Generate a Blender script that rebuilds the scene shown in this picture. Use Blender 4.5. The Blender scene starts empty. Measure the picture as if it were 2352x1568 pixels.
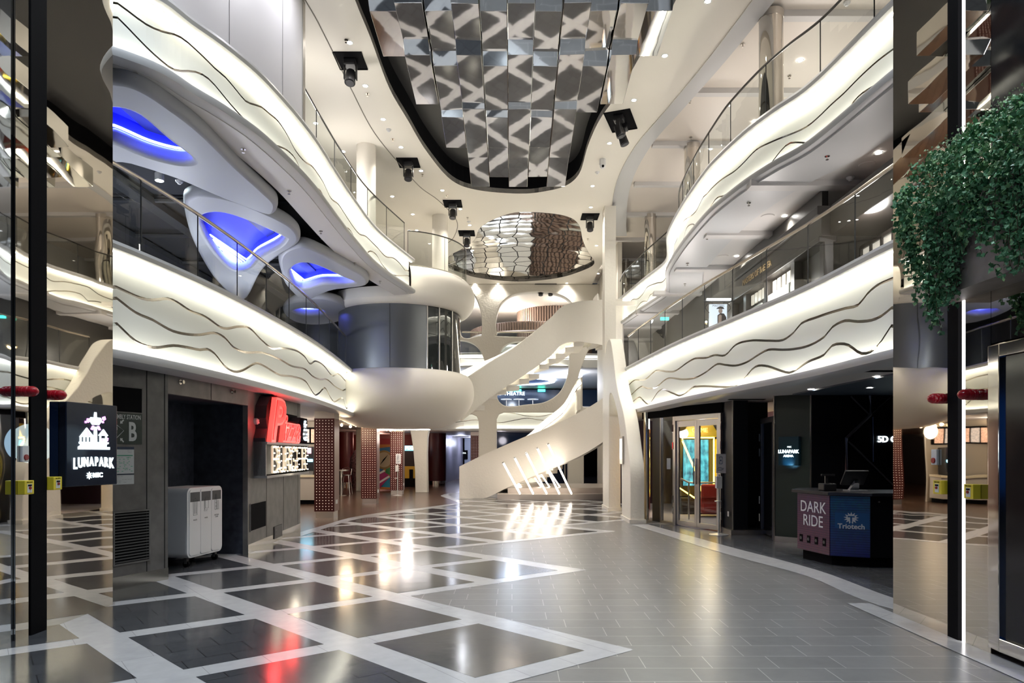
import bpy, bmesh, math, random
from mathutils import Vector, Matrix
random.seed(7)
R = math.radians
C = bpy.context.scene.collection
SC = bpy.context.scene
F_, HZ, EYE = 1568.0, 1042.0, 1.6      # focal length in pixels, horizon row, eye height

# ---------------------------------------------------------------- camera, world, exposure
cam = bpy.data.cameras.new('camera'); cam.lens = 24.0; cam.sensor_width = 36.0
cam.shift_y = (HZ - 784.0) / 2352.0; cam.clip_end = 200
camo = bpy.data.objects.new('camera', cam); C.objects.link(camo)
camo.location = (0, 0, EYE); camo.rotation_euler = (R(90), 0, 0)
SC.camera = camo
w = bpy.data.worlds.new('world'); SC.world = w; w.use_nodes = True
w.node_tree.nodes['Background'].inputs[0].default_value = (0.75, 0.8, 0.9, 1)
w.node_tree.nodes['Background'].inputs[1].default_value = 0.02
SC.view_settings.view_transform = 'Standard'; SC.view_settings.look = 'None'
SC.view_settings.exposure = 1.15; SC.view_settings.gamma = 1.0
SC.view_settings.use_curve_mapping = False
SC.cycles.max_bounces = 6; SC.cycles.diffuse_bounces = 3; SC.cycles.glossy_bounces = 4; SC.cycles.light_sampling_threshold = .03; SC.cycles.adaptive_threshold = .035
SC.cycles.transmission_bounces = 6; SC.cycles.transparent_max_bounces = 10
SC.cycles.sample_clamp_indirect = 4.0; SC.cycles.caustics_reflective = False; SC.cycles.caustics_refractive = False

# ---------------------------------------------------------------- measuring helpers
def px(x, y, Y): return Vector(((x-1176.0)/F_*Y, Y, EYE+(HZ-y)/F_*Y))
def pz(x, y, z):
    Y = (z-EYE)*F_/(HZ-y); return Vector(((x-1176.0)/F_*Y, Y, z))
def fl(x, y): return pz(x, y, 0.0)
def xy(v): return (v[0], v[1])

# ---------------------------------------------------------------- materials
MATS = {}
def mat(name, col, rough=0.5, metal=0.0, emit=None, estr=0.0, spec=0.5, bump=None, var=None, trans=0.0, ior=1.45, alpha=1.0, aniso=0):
    if name in MATS: return MATS[name]
    m = bpy.data.materials.new(name); m.use_nodes = True; nt = m.node_tree; b = nt.nodes['Principled BSDF']
    b.inputs['Base Color'].default_value = (*col, 1); b.inputs['Roughness'].default_value = rough
    b.inputs['Metallic'].default_value = metal; b.inputs['Specular IOR Level'].default_value = spec
    b.inputs['IOR'].default_value = ior
    if trans: b.inputs['Transmission Weight'].default_value = trans
    if emit: b.inputs['Emission Color'].default_value = (*emit, 1); b.inputs['Emission Strength'].default_value = estr
    tc = None
    if bump or var:
        tc = nt.nodes.new('ShaderNodeTexCoord')
    if bump:
        n = nt.nodes.new('ShaderNodeTexNoise'); n.inputs['Scale'].default_value = bump[0]; n.inputs['Detail'].default_value = 1.5
        bp = nt.nodes.new('ShaderNodeBump'); bp.inputs['Strength'].default_value = bump[1]; bp.inputs['Distance'].default_value = bump[2]
        nt.links.new(tc.outputs['Object'], n.inputs['Vector']); nt.links.new(n.outputs['Fac'], bp.inputs['Height'])
        nt.links.new(bp.outputs['Normal'], b.inputs['Normal'])
    if var:
        n = nt.nodes.new('ShaderNodeTexNoise'); n.inputs['Scale'].default_value = var[0]; n.inputs['Detail'].default_value = 6
        r = nt.nodes.new('ShaderNodeValToRGB'); r.color_ramp.elements[0].position = .3; r.color_ramp.elements[1].position = .7
        r.color_ramp.elements[0].color = (*var[1], 1); r.color_ramp.elements[1].color = (*var[2], 1)
        nt.links.new(tc.outputs['Object'], n.inputs['Vector']); nt.links.new(n.outputs['Fac'], r.inputs[0])
        nt.links.new(r.outputs[0], b.inputs['Base Color'])
    MATS[name] = m; return m
def tile_mat(name, c1, c2, mortar, rot, bw, bh, rough, off=.5, msize=.006, rvar=0):
    m = bpy.data.materials.new(name); m.use_nodes = True; nt = m.node_tree; b = nt.nodes['Principled BSDF']
    tc = nt.nodes.new('ShaderNodeTexCoord'); mp = nt.nodes.new('ShaderNodeMapping'); mp.inputs['Rotation'].default_value = (0, 0, rot)
    br = nt.nodes.new('ShaderNodeTexBrick'); br.inputs['Scale'].default_value = 1.0
    br.inputs['Brick Width'].default_value = bw; br.inputs['Row Height'].default_value = bh
    br.inputs['Mortar Size'].default_value = msize; br.inputs['Mortar Smooth'].default_value = 0; br.offset = off
    br.inputs['Color1'].default_value = (*c1, 1); br.inputs['Color2'].default_value = (*c2, 1); br.inputs['Mortar'].default_value = (*mortar, 1)
    nt.links.new(tc.outputs['Object'], mp.inputs[0]); nt.links.new(mp.outputs[0], br.inputs[0])
    n = nt.nodes.new('ShaderNodeTexNoise'); n.inputs['Scale'].default_value = 9; n.inputs['Detail'].default_value = 8
    nt.links.new(tc.outputs['Object'], n.inputs['Vector'])
    mx = nt.nodes.new('ShaderNodeMixRGB'); mx.blend_type = 'MULTIPLY'; mx.inputs[0].default_value = .3
    nt.links.new(br.outputs[0], mx.inputs[1]); nt.links.new(n.outputs['Color'], mx.inputs[2])
    hs = nt.nodes.new('ShaderNodeRGBToBW'); nt.links.new(n.outputs['Color'], hs.inputs[0]); nt.links.new(hs.outputs[0], mx.inputs[2])
    nt.links.new(mx.outputs[0], b.inputs['Base Color']); b.inputs['Roughness'].default_value = rough
    bp = nt.nodes.new('ShaderNodeBump'); bp.inputs['Strength'].default_value = .25; bp.inputs['Distance'].default_value = .003
    n2 = nt.nodes.new('ShaderNodeTexNoise'); n2.inputs['Scale'].default_value = 5
    nt.links.new(tc.outputs['Object'], n2.inputs['Vector']); nt.links.new(n2.outputs['Fac'], bp.inputs['Height']); nt.links.new(bp.outputs[0], b.inputs['Normal'])
    MATS[name] = m; return m
WARM = (1.0, .93, .78)
cream = mat('cream_plaster', (.80, .76, .68), .55)
cream2 = mat('textured_cream_plaster', (.80, .765, .68), .5, bump=(14, .35, .02))
white = mat('white_lacquer', (.80, .80, .77), .35)
capm = mat('grey_white_cap', (.56, .56, .56), .4)
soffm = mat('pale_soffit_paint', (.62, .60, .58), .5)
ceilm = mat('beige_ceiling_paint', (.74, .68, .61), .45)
wavem = mat('white_wave_panel', (.82, .84, .80), .4)
chrome = mat('polished_steel', (.72, .68, .62), .06, 1)
edgem = mat('polished_groove_edge', (.50, .46, .40), .12, 1)
steel = mat('brushed_steel', (.60, .57, .53), .32, 1)
mirror = mat('bronze_tinted_mirror', (.66, .62, .55), .015, 1, bump=(.9, .12, .03))
mirrorc = mat('rippled_ceiling_mirror', (.80, .80, .79), .03, 1, bump=(3.0, .06, .01))
mirrord = mat('domed_mirror_tile', (.80, .78, .72), .05, 1, bump=(1.2, .5, .05))
black = mat('black_matte', (.005, .005, .006), .8, spec=.08)
blackg = mat('black_gloss', (.006, .007, .009), .12)
darkceil = mat('dark_ceiling', (.02, .022, .026), .8)
navyc = mat('navy_ceiling', (.05, .07, .10), .5)
railm = mat('champagne_handrail', (.55, .48, .40), .25, .9)
gapm = mat('dark_rubber_joint', (.01, .012, .012), .5)
concrete = mat('grey_laminate_panel', (.13, .12, .11), .42, var=(5, (.10, .095, .088), (.16, .15, .14)))
navyw = mat('navy_felt_panel', (.03, .035, .05), .7, var=(9, (.018, .022, .035), (.045, .05, .068)))
dkpanel = mat('black_wall_panel', (.010, .011, .015), .3)
grnpanel = mat('dark_green_panel', (.022, .032, .025), .35)
glass = bpy.data.materials.new('clear_balustrade_glass'); glass.use_nodes = True
nt = glass.node_tree; nt.nodes.remove(nt.nodes['Principled BSDF'])
tr = nt.nodes.new('ShaderNodeBsdfTransparent'); tr.inputs[0].default_value = (.86, .89, .87, 1)
gl = nt.nodes.new('ShaderNodeBsdfGlossy'); gl.inputs['Roughness'].default_value = .01; gl.inputs[0].default_value = (.9, .9, .88, 1)
lw = nt.nodes.new('ShaderNodeLayerWeight'); lw.inputs[0].default_value = .5
pw = nt.nodes.new('ShaderNodeMath'); pw.operation = 'POWER'; pw.inputs[1].default_value = 4.5; nt.links.new(lw.outputs['Facing'], pw.inputs[0])
fr = nt.nodes.new('ShaderNodeMath'); fr.operation = 'MULTIPLY_ADD'; fr.inputs[1].default_value = .6; fr.inputs[2].default_value = .05; nt.links.new(pw.outputs[0], fr.inputs[0])
ms = nt.nodes.new('ShaderNodeMixShader'); nt.links.new(fr.outputs[0], ms.inputs[0]); nt.links.new(tr.outputs[0], ms.inputs[1]); nt.links.new(gl.outputs[0], ms.inputs[2])
nt.links.new(ms.outputs[0], nt.nodes['Material Output'].inputs[0]); MATS['glass'] = glass
COVE = 1.0
cove = mat('warm_cove_light', (1, 1, 1), .5, emit=(1.0, .95, .80), estr=15*COVE)
cove_lo = mat('warm_cove_light_soft', (1, 1, 1), .5, emit=(1.0, .95, .80), estr=9*COVE)
lampw = mat('white_lamp', (1, 1, 1), .5, emit=(1, .96, .9), estr=30)
blueled = mat('blue_led_strip', (.1, .1, 1), .5, emit=(.12, .16, 1), estr=14)
bluewall = mat('blue_cove_glow_tint', (.08, .10, .75), .6)  # blue cove light put into a base colour
greyc = mat('grey_cloud_panel', (.42, .43, .46), .5)

# ---------------------------------------------------------------- object helpers
def link(name, me, m=None, parent=None, kind=None, smooth=False):
    o = bpy.data.objects.new(name, me); C.objects.link(o)
    if m is not None:
        for x in (m if isinstance(m, (list, tuple)) else [m]): me.materials.append(x)
    if parent is not None: o.parent = parent
    if kind: o['kind'] = kind
    if smooth:
        for p in me.polygons: p.use_smooth = True
    return o
def tag(o, label, cat=None, group=None, kind=None):
    if label: o['label'] = label
    if cat: o['category'] = cat
    if group: o['group'] = group
    if kind: o['kind'] = kind
    return o
def thing(name, label, cat, loc=(0, 0, 0), rz=0, group=None):
    o = bpy.data.objects.new(name, None); C.objects.link(o); o.location = loc; o.rotation_euler = (0, 0, rz)
    o.empty_display_size = .1
    return tag(o, label, cat, group)
class MB:
    def __init__(s): s.v = []; s.f = []; s.mi = []; s.cur = 0
    def add(s, vs, fs):
        n = len(s.v); s.v += [tuple(v) for v in vs]
        for f in fs: s.f.append([i+n for i in f]); s.mi.append(s.cur)
        return s
    def box(s, x0, y0, z0, x1, y1, z1, M=None):
        vs = [Vector(p) for p in ((x0,y0,z0),(x1,y0,z0),(x1,y1,z0),(x0,y1,z0),(x0,y0,z1),(x1,y0,z1),(x1,y1,z1),(x0,y1,z1))]
        if M: vs = [M @ v for v in vs]
        return s.add(vs, [(0,3,2,1),(4,5,6,7),(0,1,5,4),(1,2,6,5),(2,3,7,6),(3,0,4,7)])
    def cbox(s, c, d, M=None): return s.box(c[0]-d[0]/2, c[1]-d[1]/2, c[2]-d[2]/2, c[0]+d[0]/2, c[1]+d[1]/2, c[2]+d[2]/2, M)
    def cyl(s, p0, p1, r, n=16, r1=None, caps=True):
        p0, p1 = Vector(p0), Vector(p1); d = (p1-p0).normalized(); r1 = r if r1 is None else r1
        a = d.orthogonal().normalized(); b = d.cross(a); vs = []
        for (p, rr) in ((p0, r), (p1, r1)):
            for i in range(n):
                t = 2*math.pi*i/n; vs.append(p+a*math.cos(t)*rr+b*math.sin(t)*rr)
        fs = [(i, (i+1) % n, n+(i+1) % n, n+i) for i in range(n)]
        if caps: fs += [tuple(range(n))[::-1], tuple(range(n, 2*n))]
        return s.add(vs, fs)
    def tube(s, pts, r, n=8):
        pts = [Vector(p) for p in pts]; rings = []; up = Vector((0, 0, 1))
        for i, p in enumerate(pts):
            d = (pts[min(i+1, len(pts)-1)]-pts[max(i-1, 0)]).normalized()
            a = d.cross(up); a = a.normalized() if a.length > 1e-4 else Vector((1, 0, 0)); b = a.cross(d)
            rings.append([p+a*math.cos(2*math.pi*k/n)*r+b*math.sin(2*math.pi*k/n)*r for k in range(n)])
        vs = [v for q in rings for v in q]; m = len(rings)
        fs = [(i*n+k, i*n+(k+1) % n, (i+1)*n+(k+1) % n, (i+1)*n+k) for i in range(m-1) for k in range(n)]
        fs += [tuple(range(n))[::-1], tuple(range((m-1)*n, m*n))]
        return s.add(vs, fs)
    def lathe(s, prof, c=(0, 0, 0), n=48, a0=0, a1=2*math.pi):
        full = abs(a1-a0-2*math.pi) < 1e-6; m = n if full else n+1; vs = []
        for (r, z) in prof:
            for i in range(m):
                t = a0+(a1-a0)*i/n; vs.append((c[0]+r*math.cos(t), c[1]+r*math.sin(t), c[2]+z))
        fs = [(j*m+i, j*m+(i+1) % m, (j+1)*m+(i+1) % m, (j+1)*m+i) for j in range(len(prof)-1) for i in range(n)]
        return s.add(vs, fs)
    def prism(s, pts, z0, z1):
        n = len(pts); vs = [(p[0], p[1], z0) for p in pts]+[(p[0], p[1], z1) for p in pts]
        return s.add(vs, [tuple(range(n))[::-1], tuple(range(n, 2*n))]+[(i, (i+1) % n, n+(i+1) % n, n+i) for i in range(n)])
    def grid(s, rows, close=False):
        m = len(rows[0]); vs = [p for r in rows for p in r]; k = m if close else m-1
        return s.add(vs, [(j*m+i, j*m+(i+1) % m, (j+1)*m+(i+1) % m, (j+1)*m+i) for j in range(len(rows)-1) for i in range(k)])
    def sphere(s, c, r, n=12, sx=1, sy=1, sz=1):
        prof = [(math.sin(math.pi*j/n), -math.cos(math.pi*j/n)) for j in range(n+1)]
        vs = []; q = n*2
        for (a, z) in prof:
            for i in range(q): t = 2*math.pi*i/q; vs.append((c[0]+r*sx*a*math.cos(t), c[1]+r*sy*a*math.sin(t), c[2]+r*sz*z))
        return s.add(vs, [(j*q+i, j*q+(i+1) % q, (j+1)*q+(i+1) % q, (j+1)*q+i) for j in range(n) for i in range(q)])
    def build(s, name, m=None, parent=None, kind=None, smooth=False, bevel=0, fix=True):
        me = bpy.data.meshes.new(name); me.from_pydata(s.v, [], s.f)
        if isinstance(m, (list, tuple)):
            for p, i in zip(me.polygons, s.mi): p.material_index = i
        bm = bmesh.new(); bm.from_mesh(me)
        if fix:
            bmesh.ops.remove_doubles(bm, verts=bm.verts, dist=1e-5); bmesh.ops.recalc_face_normals(bm, faces=bm.faces)
        bm.to_mesh(me); bm.free(); me.update()
        o = link(name, me, m, parent, kind, smooth)
        if smooth: me.set_sharp_from_angle(angle=R(38))
        if bevel:
            b = o.modifiers.new('bevel', 'BEVEL'); b.width = bevel; b.segments = 2; b.limit_method = 'ANGLE'
        return o
def cr(pts, step=8, closed=False):
    pts = [Vector(p) for p in pts]; n = len(pts); out = []
    for i in range(n if closed else n-1):
        if closed: a, b, c, d = (pts[(i+k-1) % n] for k in range(4))
        else: a, b, c, d = pts[max(i-1, 0)], pts[i], pts[i+1], pts[min(i+2, n-1)]
        for k in range(step):
            t = k/step
            out.append(.5*((2*b)+(c-a)*t+(2*a-5*b+4*c-d)*t*t+(3*b-a-3*c+d)*t**3))
    if not closed: out.append(pts[-1])
    return out
def plate(name, outer, holes, thick, m, kind=None, parent=None, bevel=.0, Mx=None, smooth=True):
    """flat shape with holes given as 2D loops; local XY extruded +-thick/2 along local Z, placed by Mx"""
    cu = bpy.data.curves.new(name, 'CURVE'); cu.dimensions = '2D'; cu.fill_mode = 'BOTH'; cu.extrude = thick/2-bevel; cu.bevel_depth = bevel; cu.offset = -bevel; cu.bevel_resolution = 2
    for lp in [outer]+list(holes):
        sp = cu.splines.new('POLY'); sp.points.add(len(lp)-1); sp.use_cyclic_u = True
        for i, p in enumerate(lp): sp.points[i].co = (p[0], p[1], 0, 1)
    o = bpy.data.objects.new(name, cu); me = bpy.data.meshes.new_from_object(o); bpy.data.objects.remove(o)
    if Mx is not None: me.transform(Mx)
    me.materials.clear()
    o = link(name, me, m, parent, kind, smooth)
    if smooth: me.set_sharp_from_angle(angle=R(35))
    return o
XZ = lambda Y: Matrix(((1,0,0,0),(0,0,-1,Y),(0,1,0,0),(0,0,0,1)))     # local (x,y)->(x, Y, z)
YZ = lambda X: Matrix(((0,0,1,X),(1,0,0,0),(0,1,0,0),(0,0,0,1)))      # local (x,y)->(X, x, y)
_tx = {}
def text(name, s, size, m, parent=None, loc=(0,0,0), rot=(R(90),0,0), ext=.004, bold=0.0, sx=1.0, align='CENTER', shear=0, label=None):
    cu = bpy.data.curves.new(name, 'FONT'); cu.body = s; cu.size = size; cu.extrude = ext; cu.offset = bold; cu.align_x = align; cu.align_y = 'CENTER'; cu.shear = shear; cu.resolution_u = 3
    o = bpy.data.objects.new(name, cu); me = bpy.data.meshes.new_from_object(o); bpy.data.objects.remove(o)
    for v in me.vertices: v.co.x *= sx
    me.materials.clear(); o = link(name, me, m, parent); o.location = loc; o.rotation_euler = rot
    if label: o['label'] = label
    return o
def spot(loc, power, size=110, col=(1, .93, .84), rad=.06, blend=.9, rot=(0, 0, 0), parent=None):
    l = bpy.data.lights.new('lamp_and_fill_light', 'SPOT'); l.energy = power; l.spot_size = R(size); l.spot_blend = blend; l.color = col; l.shadow_soft_size = rad
    o = bpy.data.objects.new('lamp_and_fill_light', l); C.objects.link(o); o.location = loc; o.rotation_euler = rot
    if parent: o.parent = parent
    return o
def point(loc, power, col=(1, .93, .84), rad=.1, parent=None):  # also used for added fill points that have no fixture
    l = bpy.data.lights.new('lamp_and_fill_light', 'POINT'); l.energy = power; l.color = col; l.shadow_soft_size = rad
    o = bpy.data.objects.new('lamp_and_fill_light', l); C.objects.link(o); o.location = loc
    if parent: o.parent = parent
    return o
def copytree(o, parent=None):
    c = o.copy(); C.objects.link(c)
    if parent is not None: c.parent = parent
    for ch in list(o.children): copytree(ch, c)
    return c
# ================================================================ FLOOR
B0 = Vector((-2.43, 8.71)); U = Vector((1.075, -1.05)); V = Vector((1.095, .865))
ang = math.atan2(V.y, V.x)
lightT = tile_mat('light_grey_tile', (.235, .232, .228), (.205, .203, .20), (.50, .49, .48), 0, .5, .3, .30, off=.33, msize=.0035)
darkT = tile_mat('dark_slate_tile', (.088, .091, .098), (.072, .075, .081), (.03, .03, .033), -ang, .36, .30, .14, msize=.004)
whiteT = tile_mat('white_band_tile', (.62, .62, .63), (.58, .58, .59), (.42, .42, .42), -ang, .45, 3, .22, msize=.003)
woodT = tile_mat('brown_plank_floor', (.16, .095, .065), (.11, .065, .045), (.05, .03, .02), R(70), 1.4, .16, .22, msize=.003)
def in_dark(i, j):
    if j <= -1: return i <= 2
    if j <= 1: return i <= 0
    if j <= 4: return i <= -2
    if j <= 6: return i <= -3
    if j <= 9: return i <= -4
    return i <= -5
fm = MB(); fm.cur = 0
fm.add([(-14, -6, 0), (14, -6, 0), (14, 50, 0), (-14, 50, 0)], [(0, 1, 2, 3)])
fa, fb = .11, .078      # half band widths as fractions of V (A bands) and U (B bands)
wall_line = [(-4.3, -6), (-4.3, 7.3), (-4.9, 8), (-5.3, 9), (-5.6, 11), (-4.5, 13.9)]
wood_in = [xy(fl(*p)) for p in ((690,1222),(745,1206),(800,1190),(850,1181),(900,1174),(970,1166),(1040,1157))]
def cell_ok(c):
    if c.y < 14 and c.x < -5.9: return False
    if c.y < 2.0 or c.y > 24.2: return False
    if c.x > 4.2: return False
    # left of the wood boundary?
    for (a, b) in zip(wood_in, wood_in[1:]):
        if a[1] <= c.y <= b[1]:
            t = (c.y-a[1])/(b[1]-a[1]); return c.x > a[0]+t*(b[0]-a[0])-.9
    if c.y > wood_in[-1][1]: return c.x > -1.9
    return True
def P2(i, j, z): q = B0+U*i+V*j; return (q.x, q.y, z)
for i in range(-16, 6):
    for j in range(-10, 22):
        if not in_dark(i, j): continue
        c = B0+U*(i+.5)+V*(j+.5)
        if not cell_ok(c): continue
        fm.cur = 2
        zz = .0012+((i*5+j*3) % 11)*.00012
        fm.add([P2(i-fb, j-fa, zz), P2(i+1+fb, j-fa, zz), P2(i+1+fb, j+1+fa, zz), P2(i-fb, j+1+fa, zz)], [(0, 1, 2, 3)])
        fm.cur = 1
        fm.add([P2(i+fb, j+fa, .003), P2(i+1-fb, j+fa, .003), P2(i+1-fb, j+1-fa, .003), P2(i+fb, j+1-fa, .003)], [(0, 1, 2, 3)])
# wood region
wood = [(-14, 50), (-14, 12)]+[(-5.0, 12), (-4.75, 13.9)]+wood_in+[xy(fl(1063,1157)), xy(fl(1052,1150)), xy(fl(1030,1140)), xy(fl(1018,1135.5)), xy(fl(1030,1132.5)), xy(fl(1055,1130.5)), (-1.5, 50)]
fm.cur = 3; n = len(wood); fm.add([(p[0], p[1], .0045) for p in wood], [tuple(range(n))])
def band(inner, outer, z, mi):
    fm.cur = mi; a = cr([(p[0], p[1], 0) for p in inner], 5); b = cr([(p[0], p[1], 0) for p in outer], 5)
    fm.grid([[(p.x, p.y, z) for p in a], [(p.x, p.y, z) for p in b]])
band(wood_in+[xy(fl(1063,1157)), xy(fl(1045,1145)), xy(fl(1030,1136)), xy(fl(1055,1132))],
     [xy(fl(*p)) for p in ((690,1232),(745,1214),(800,1197),(850,1187),(900,1180.5),(970,1171),(1040,1160),(1056,1157),(1032,1146),(1013,1137.5),(1055,1130))], .006, 2)
# right arc and dark tiles beyond
arc_out = [(4.9,6.0),(4.5,6.8),(4.23,7.56),(4.19,9.43),(3.75,11.7),(3.47,13.3),(3.08,15.5)]
arc_in = [(4.5,5.6),(4.1,6.5),(3.87,7.19),(3.86,8.9),(3.62,9.92),(3.29,11.56),(2.94,13.94),(2.69,15.4)]
arc_in = [(4.5,5.6),(3.87,7.19),(3.86,8.9),(3.55,10.3),(3.29,11.56),(2.94,13.94),(2.69,15.4)]
band(arc_in, arc_out, .004, 2)
fm.cur = 4; poly = arc_out+[(14, 15.5), (14, 6.0)]
fm.add([(p[0], p[1], .0025) for p in cr([(q[0], q[1], 0) for q in arc_out], 5)]+[(14, 15.5, .0025), (14, 6, .0025)], [tuple(range(len(cr([(q[0], q[1], 0) for q in arc_out], 5))+2))])
fm.cur = 2; fm.add([(3.58, 7.3, .005), (3.83, 7.3, .005), (3.83, -3, .005), (3.58, -3, .005)], [(0, 1, 2, 3)])
darkR = tile_mat('dark_storefront_tile', (.14, .145, .155), (.115, .12, .13), (.28, .28, .29), 0, .5, .3, .2, off=.33, msize=.003)
fm.build('floor', [lightT, darkT, whiteT, woodT, darkR], kind='structure', fix=False)

# ================================================================ FASCIA BANDS
SL2 = 1.045
def plan(pts, zrel, s=1.0):
    """pixels of a level edge at height zrel above the eye -> plan polyline"""
    out = []
    for (x, y) in pts:
        Y = zrel*F_/(HZ-y)*s; out.append(Vector(((x-1176)/F_*Y, Y, 0)))
    return out
def resample(path, ds=.1):
    path = cr(path, 10); out = [path[0]]; acc = 0
    for a, b in zip(path, path[1:]):
        L = (b-a).length; d = ds-acc
        while d <= L and L > 0: out.append(a+(b-a)*(d/L)); d += ds
        acc = L-(d-ds)
    out.append(path[-1]); return out
def normals(path, side):
    ns = []
    for i in range(len(path)):
        d = (path[min(i+2, len(path)-1)]-path[max(i-2, 0)]).normalized(); n = Vector((-d.y, d.x, 0))*side
        ns.append(n)
    return ns
class Band:
    def __init__(s, path, side):
        s.p = resample(path); s.n = normals(s.p, side)      # n points into the hall
        s.s = [0]
        for a, b in zip(s.p, s.p[1:]): s.s.append(s.s[-1]+(b-a).length)
    def row(s, off, z, i0=0, i1=None):
        i1 = len(s.p) if i1 is None else i1
        return [(s.p[i]+s.n[i]*off+Vector((0, 0, z))) for i in range(i0, i1)]
    def sweep(s, prof, closed=True):
        m = MB(); rows = [s.row(o, z) for (o, z) in prof]
        if closed: rows.append(rows[0])
        m.grid(rows)
        if closed:
            k = len(s.p)
            for e in (0, k-1): m.add([r[e] for r in rows[:-1]], [tuple(range(len(rows)-1))])
        return m
    def hit(s, x, off=0, smin=0, smax=1e9):
        """path index whose azimuth matches image column x"""
        t = (x-1176)/F_; best = None
        for i in range(len(s.p)):
            if not smin <= s.s[i] <= smax: continue
            q = s.p[i]+s.n[i]*off; e = abs(q.x/q.y-t)
            if best is None or e < best[0]: best = (e, i)
        return best[1]
    def wave(s, pts, zlo, zhi, smin=0, smax=1e9):
        ctl = []
        for (x, y) in pts:
            i = s.hit(x, -.07, smin, smax); q = s.p[i]+s.n[i]*-.07; ctl.append((s.s[i], EYE+(HZ-y)/F_*q.y))
        ctl.sort(); u = [ctl[0]]
        for c in ctl[1:]:
            if c[0]-u[-1][0] > .12: u.append(c)
        return u
def interp(ctl, s, z0):
    if s <= ctl[0][0] or s >= ctl[-1][0]:
        # carry on beyond the measured part with a gentle wave
        e = ctl[0] if s <= ctl[0][0] else ctl[-1]
        return e[1]+.09*math.sin((s-e[0])*2.9)
    for i in range(len(ctl)-1):
        if ctl[i][0] <= s <= ctl[i+1][0]:
            a = ctl[max(i-1, 0)]; b = ctl[i]; c = ctl[i+1]; d = ctl[min(i+2, len(ctl)-1)]
            h = c[0]-b[0]; t = (s-b[0])/h
            m0 = (c[1]-a[1])/(c[0]-a[0])*h; m1 = (d[1]-b[1])/(d[0]-b[0])*h
            return (2*t**3-3*t*t+1)*b[1]+(t**3-2*t*t+t)*m0+(-2*t**3+3*t*t)*c[1]+(t**3-t*t)*m1
def fascia(path, side, zb, zt, waves, name, label, cat='balcony front', lip=.10, dz=.12, smins=None, lights=True):
    b = Band(path, side)
    root = thing(name, label, cat, b.p[0])
    inv = -Vector(b.p[0])
    def put(o): o.location = inv; return o
    # cap: a rounded ledge overhanging the panels, cove strip under it
    cap = [(-.22, zt+.04), (-.22, zt+.11), (.02, zt+.115), (.085, zt+.09), (.10, zt+.05), (.085, zt+.005), (.02, zt)]
    put(b.sweep(cap).build('cap', capm, root, smooth=True))
    lipp = [(-.22, zb-.02), (.04, zb-.015), (.08, zb), (.105, zb-.01), (.115, zb-.05), (.10, zb-.10), (.04, zb-dz), (-.22, zb-dz)]
    put(b.sweep(lipp).build('lower_lip', capm, root, smooth=True))
    bk = MB(); bk.grid([b.row(-.14, zb-.02), b.row(-.14, zt+.04)]); put(bk.build('backing', wavem, root))
    # panels between the grooves; each is a little prouder than the one above
    W = []
    for k, wv in enumerate(waves):
        cl = []
        for seg in wv:
            cl += b.wave(seg[0], zb, zt, *(seg[1] if len(seg) > 1 else (0, 1e9)))
        cl.sort(); W.append(cl)
    n = len(W)+1; offs = [-.075+.006*k for k in range(n)]
    gw = .036 if n > 3 else .028
    tops = []
    for i in range(len(b.p)):
        zs = [zt+.03]
        for cl in W:
            z = interp(cl, b.s[i], zb); z = max(zb-.015, min(zs[-1]-.03, z)); zs.append(z)
        zs.append(zb-.015); tops.append(zs)
    for k in range(n):
        o = offs[k]; m = MB()
        top = [b.p[i]+b.n[i]*o+Vector((0, 0, tops[i][k]-(gw if k else 0))) for i in range(len(b.p))]
        bot = [b.p[i]+b.n[i]*o+Vector((0, 0, min(tops[i][k+1], top[i].z-.001) if k < n-1 else tops[i][k+1])) for i in range(len(b.p))]
        for i in range(len(top)):
            if top[i].z < bot[i].z: top[i].z = bot[i].z
        m.grid([bot, top]); m.cur = 1
        topb = [b.p[i]+b.n[i]*(-.14)+Vector((0, 0, top[i].z)) for i in range(len(b.p))]
        botb = [b.p[i]+b.n[i]*(-.14)+Vector((0, 0, bot[i].z)) for i in range(len(b.p))]
        m.grid([top, topb]); m.grid([botb, bot])
        po = put(m.build('wave_panel', [wavem, edgem], root, fix=False)); po['label'] = 'white wavy panel with polished edge'
        if k:
            g = MB(); g.grid([b.row(0, 0)]*1) if False else None
            gr = MB()
            a0 = [b.p[i]+b.n[i]*(offs[k-1]-.02)+Vector((0, 0, tops[i][k]+.001)) for i in range(len(b.p))]
            a1 = [b.p[i]+b.n[i]*(offs[k-1]-.02)+Vector((0, 0, tops[i][k]-gw-.001)) for i in range(len(b.p))]
            gr.grid([a0, a1]); go = put(gr.build('groove_strip', edgem, root, fix=False)); go['label'] = 'polished metal strip in the groove'
    if lights:
        s1 = MB(); s1.grid([b.row(-.02, zt-.004), b.row(.012, zt-.004)]); put(s1.build('upper_light_strip', cove, root, fix=False))
        s2 = MB(); s2.grid([b.row(-.02, zb-.008), b.row(.015, zb-.008)]); put(s2.build('lower_light_strip', cove_lo, root, fix=False))
    return b, root
def Z(o, sc, pts): return [(o[0]+x/sc, o[1]+y/sc) for (x, y) in pts]
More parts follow.
